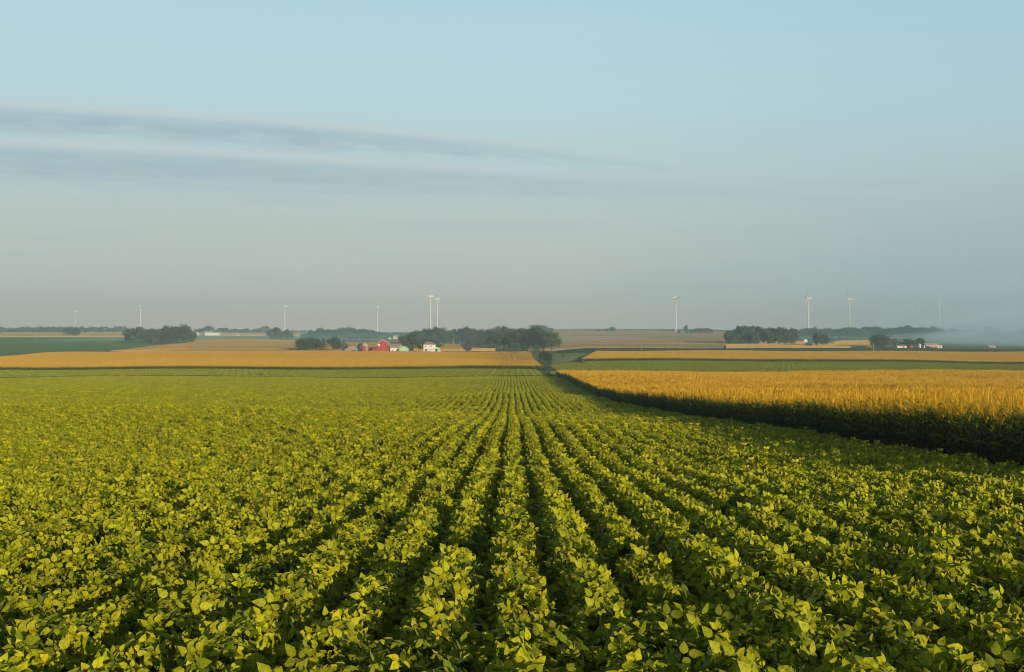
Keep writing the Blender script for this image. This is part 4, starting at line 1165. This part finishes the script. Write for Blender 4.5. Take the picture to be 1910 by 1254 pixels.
pp = pole_proto()
for i, (px, yt, D, lb) in enumerate([
        (66, 624.2, 1290, 'leftmost pole, in the far green field'), (210.5, 624, 1290, 'pole in the green field left of the dark left grove'),
        (422, 618.8, 1900, 'faint pole right of the long white shed'),
        (846, 629.5, 1000, 'pole before the belt right of the white house'), (858.5, 638, 850, 'short pole left of the lone brownish bush'),
        (990.5, 641.5, 760, 'tall lit pole at the right corner of the left corn'),
        (1131.5, 637.5, 880, 'pole in the dark green strip under the right hill'), (1196.8, 643, 748, 'middle pole at the back of the tan corn strip'),
        (1268.5, 640, 830, 'pole below the hill turbine'), (1402.4, 638.3, 746, 'taller pole of the two standing close below the woods'),
        (1406.3, 637.9, 875, 'thinner pole of the two standing close below the woods'), (1545.3, 640, 885, 'faint pole right of the leafy pair'),
        (1629.3, 640, 747, 'bright pole at the left of the rounded right farm trees'), (1836, 649, 850, 'faint short pole in the fog at right')]):
    p = at(px, D); o = pp if i == 0 else copy_thing(pp, p, lb)
    o['label'] = lb; o.location = p; H = ztop(yt, D) - p.z; s = max(.6, H / 9); o.scale = (min(1.1, s), min(1.1, s), s); o.rotation_euler = (0, 0, R(70 + 10 * (i % 3)))


# ------------------------------------------------------------------ stray corn plants among the beans
def volunteer(px, yb, D, h, label, seed):
    rng = np.random.default_rng(seed); X = (px - 955) / F * D; z = float(ground(X, D))
    t = empty('volunteer_corn', (X, D, z), label, 'corn plant')
    mb = MB(); n = 9
    for i in range(n):
        a = rng.uniform(0, 6.28); zz = h * (.25 + .6 * i / n); L = .75 * rng.uniform(.8, 1.1); up = .8
        pts = [np.array([0, 0, zz]) + np.array([math.cos(a), math.sin(a), 0]) * L * .6 * s + np.array([0, 0, L * (up * s - .45 * s * s)]) for s in np.linspace(0, 1, 6)]
        strip(mb, pts, [.035 * (.8 + .5 * s - 1.2 * s * s) + .002 for s in np.linspace(0, 1, 6)], np.array([-math.sin(a), math.cos(a), .3]), (.20, .25, .02))
    mb.build('leaves', M_CORN, t)
    b = MB(); b.tube((0, 0, -.05), (0, 0, h), .016, .006, 6, (.22, .26, .05)); b.build('stalk', M_CORN, t)


volunteer(700, 836, 34, 1.35, 'bright yellow green stray corn plant in the left beans', 1)
volunteer(1107, 783, 68, 1.75, 'thin bright stray corn plant in the right beans', 2)


# ------------------------------------------------------------------ air: even haze and the fog bank at the right
def volume_mat(name, dens, col, aniso=0.0):
    m, T = mat(name); out = T.new('ShaderNodeOutputMaterial'); v = T.new('ShaderNodeVolumePrincipled')
    v.inputs['Color'].default_value = col; v.inputs['Density'].default_value = dens; v.inputs['Anisotropy'].default_value = aniso
    T.l.new(v.outputs[0], out.inputs['Volume']); return m


HAZE = 0.00026
b = MB(); b.box(-2700, 2700, -60, 3480, -40, 150)
tag(b.build('haze', volume_mat('haze', HAZE, (.53, .80, 1.0, 1))), 'even pale morning haze over the whole valley', None, None, 'stuff')


def fog(c, r, dens, name='fog_bank', label='bank of low fog hiding the horizon at the far right', group='layers of the fog bank', col=(.66, .84, 1.0, 1)):
    mb = MB(); seg, ring = 40, 20; v = []; f = []
    for i in range(1, ring):
        th = math.pi * i / ring
        for k_ in range(seg):
            a = 2 * math.pi * k_ / seg; v.append((r[0] * math.sin(th) * math.cos(a), r[1] * math.sin(th) * math.sin(a), r[2] * math.cos(th)))
    v += [(0, 0, r[2]), (0, 0, -r[2])]; n = len(v)
    for i in range(ring - 2):
        for k_ in range(seg): f.append((i * seg + k_, (i + 1) * seg + k_, (i + 1) * seg + (k_ + 1) % seg, i * seg + (k_ + 1) % seg))
    for k_ in range(seg): f.append((n - 2, k_, (k_ + 1) % seg)); f.append((n - 1, (ring - 2) * seg + (k_ + 1) % seg, (ring - 2) * seg + k_))
    mb.add(v, f); o = mb.build(name, volume_mat('fog', dens, col, -.5), None, True); o.location = c
    return tag(o, label, 'fog', group, 'stuff')


for c_, r_, d_ in [((930, 1450, 2), (340, 430, 36), .0012), ((1000, 1480, 4), (420, 470, 46), .0009), ((880, 1430, 0), (280, 380, 27), .0013), ((1120, 1520, 8), (500, 480, 58), .0005),
                   ((1220, 1540, 10), (590, 520, 72), .0003), ((690, 1090, -3), (250, 225, 19), .0016), ((760, 1140, -2), (280, 250, 26), .0012), ((1060, 1520, 4), (440, 440, 40), .0007),
                   ((1030, 2140, 30), (250, 150, 112), .0022), ((800, 1320, -4), (330, 330, 18), .0010)]:
    fog(c_, r_, d_)

for c_, r_, d_ in [((-190, 1290, -7), (420, 300, 15), .00022), ((-150, 1300, -6), (380, 300, 21), .00013), ((-170, 1280, -5), (450, 320, 27), .00008)]:
    fog(c_, r_, d_, 'mist', 'thin bluish ground mist among the trees behind the red barn', 'mist behind the red barn', (.34, .62, .85, 1))
for c_, r_, d_ in [((600, 1270, -6), (330, 350, 15), .0002), ((570, 1250, -5), (310, 320, 22), .00012), ((640, 1290, -4), (360, 380, 28), .00008)]:
    fog(c_, r_, d_, 'mist', 'thin bluish ground mist among the right hand woods', 'mist in the right hand woods', (.34, .62, .85, 1))
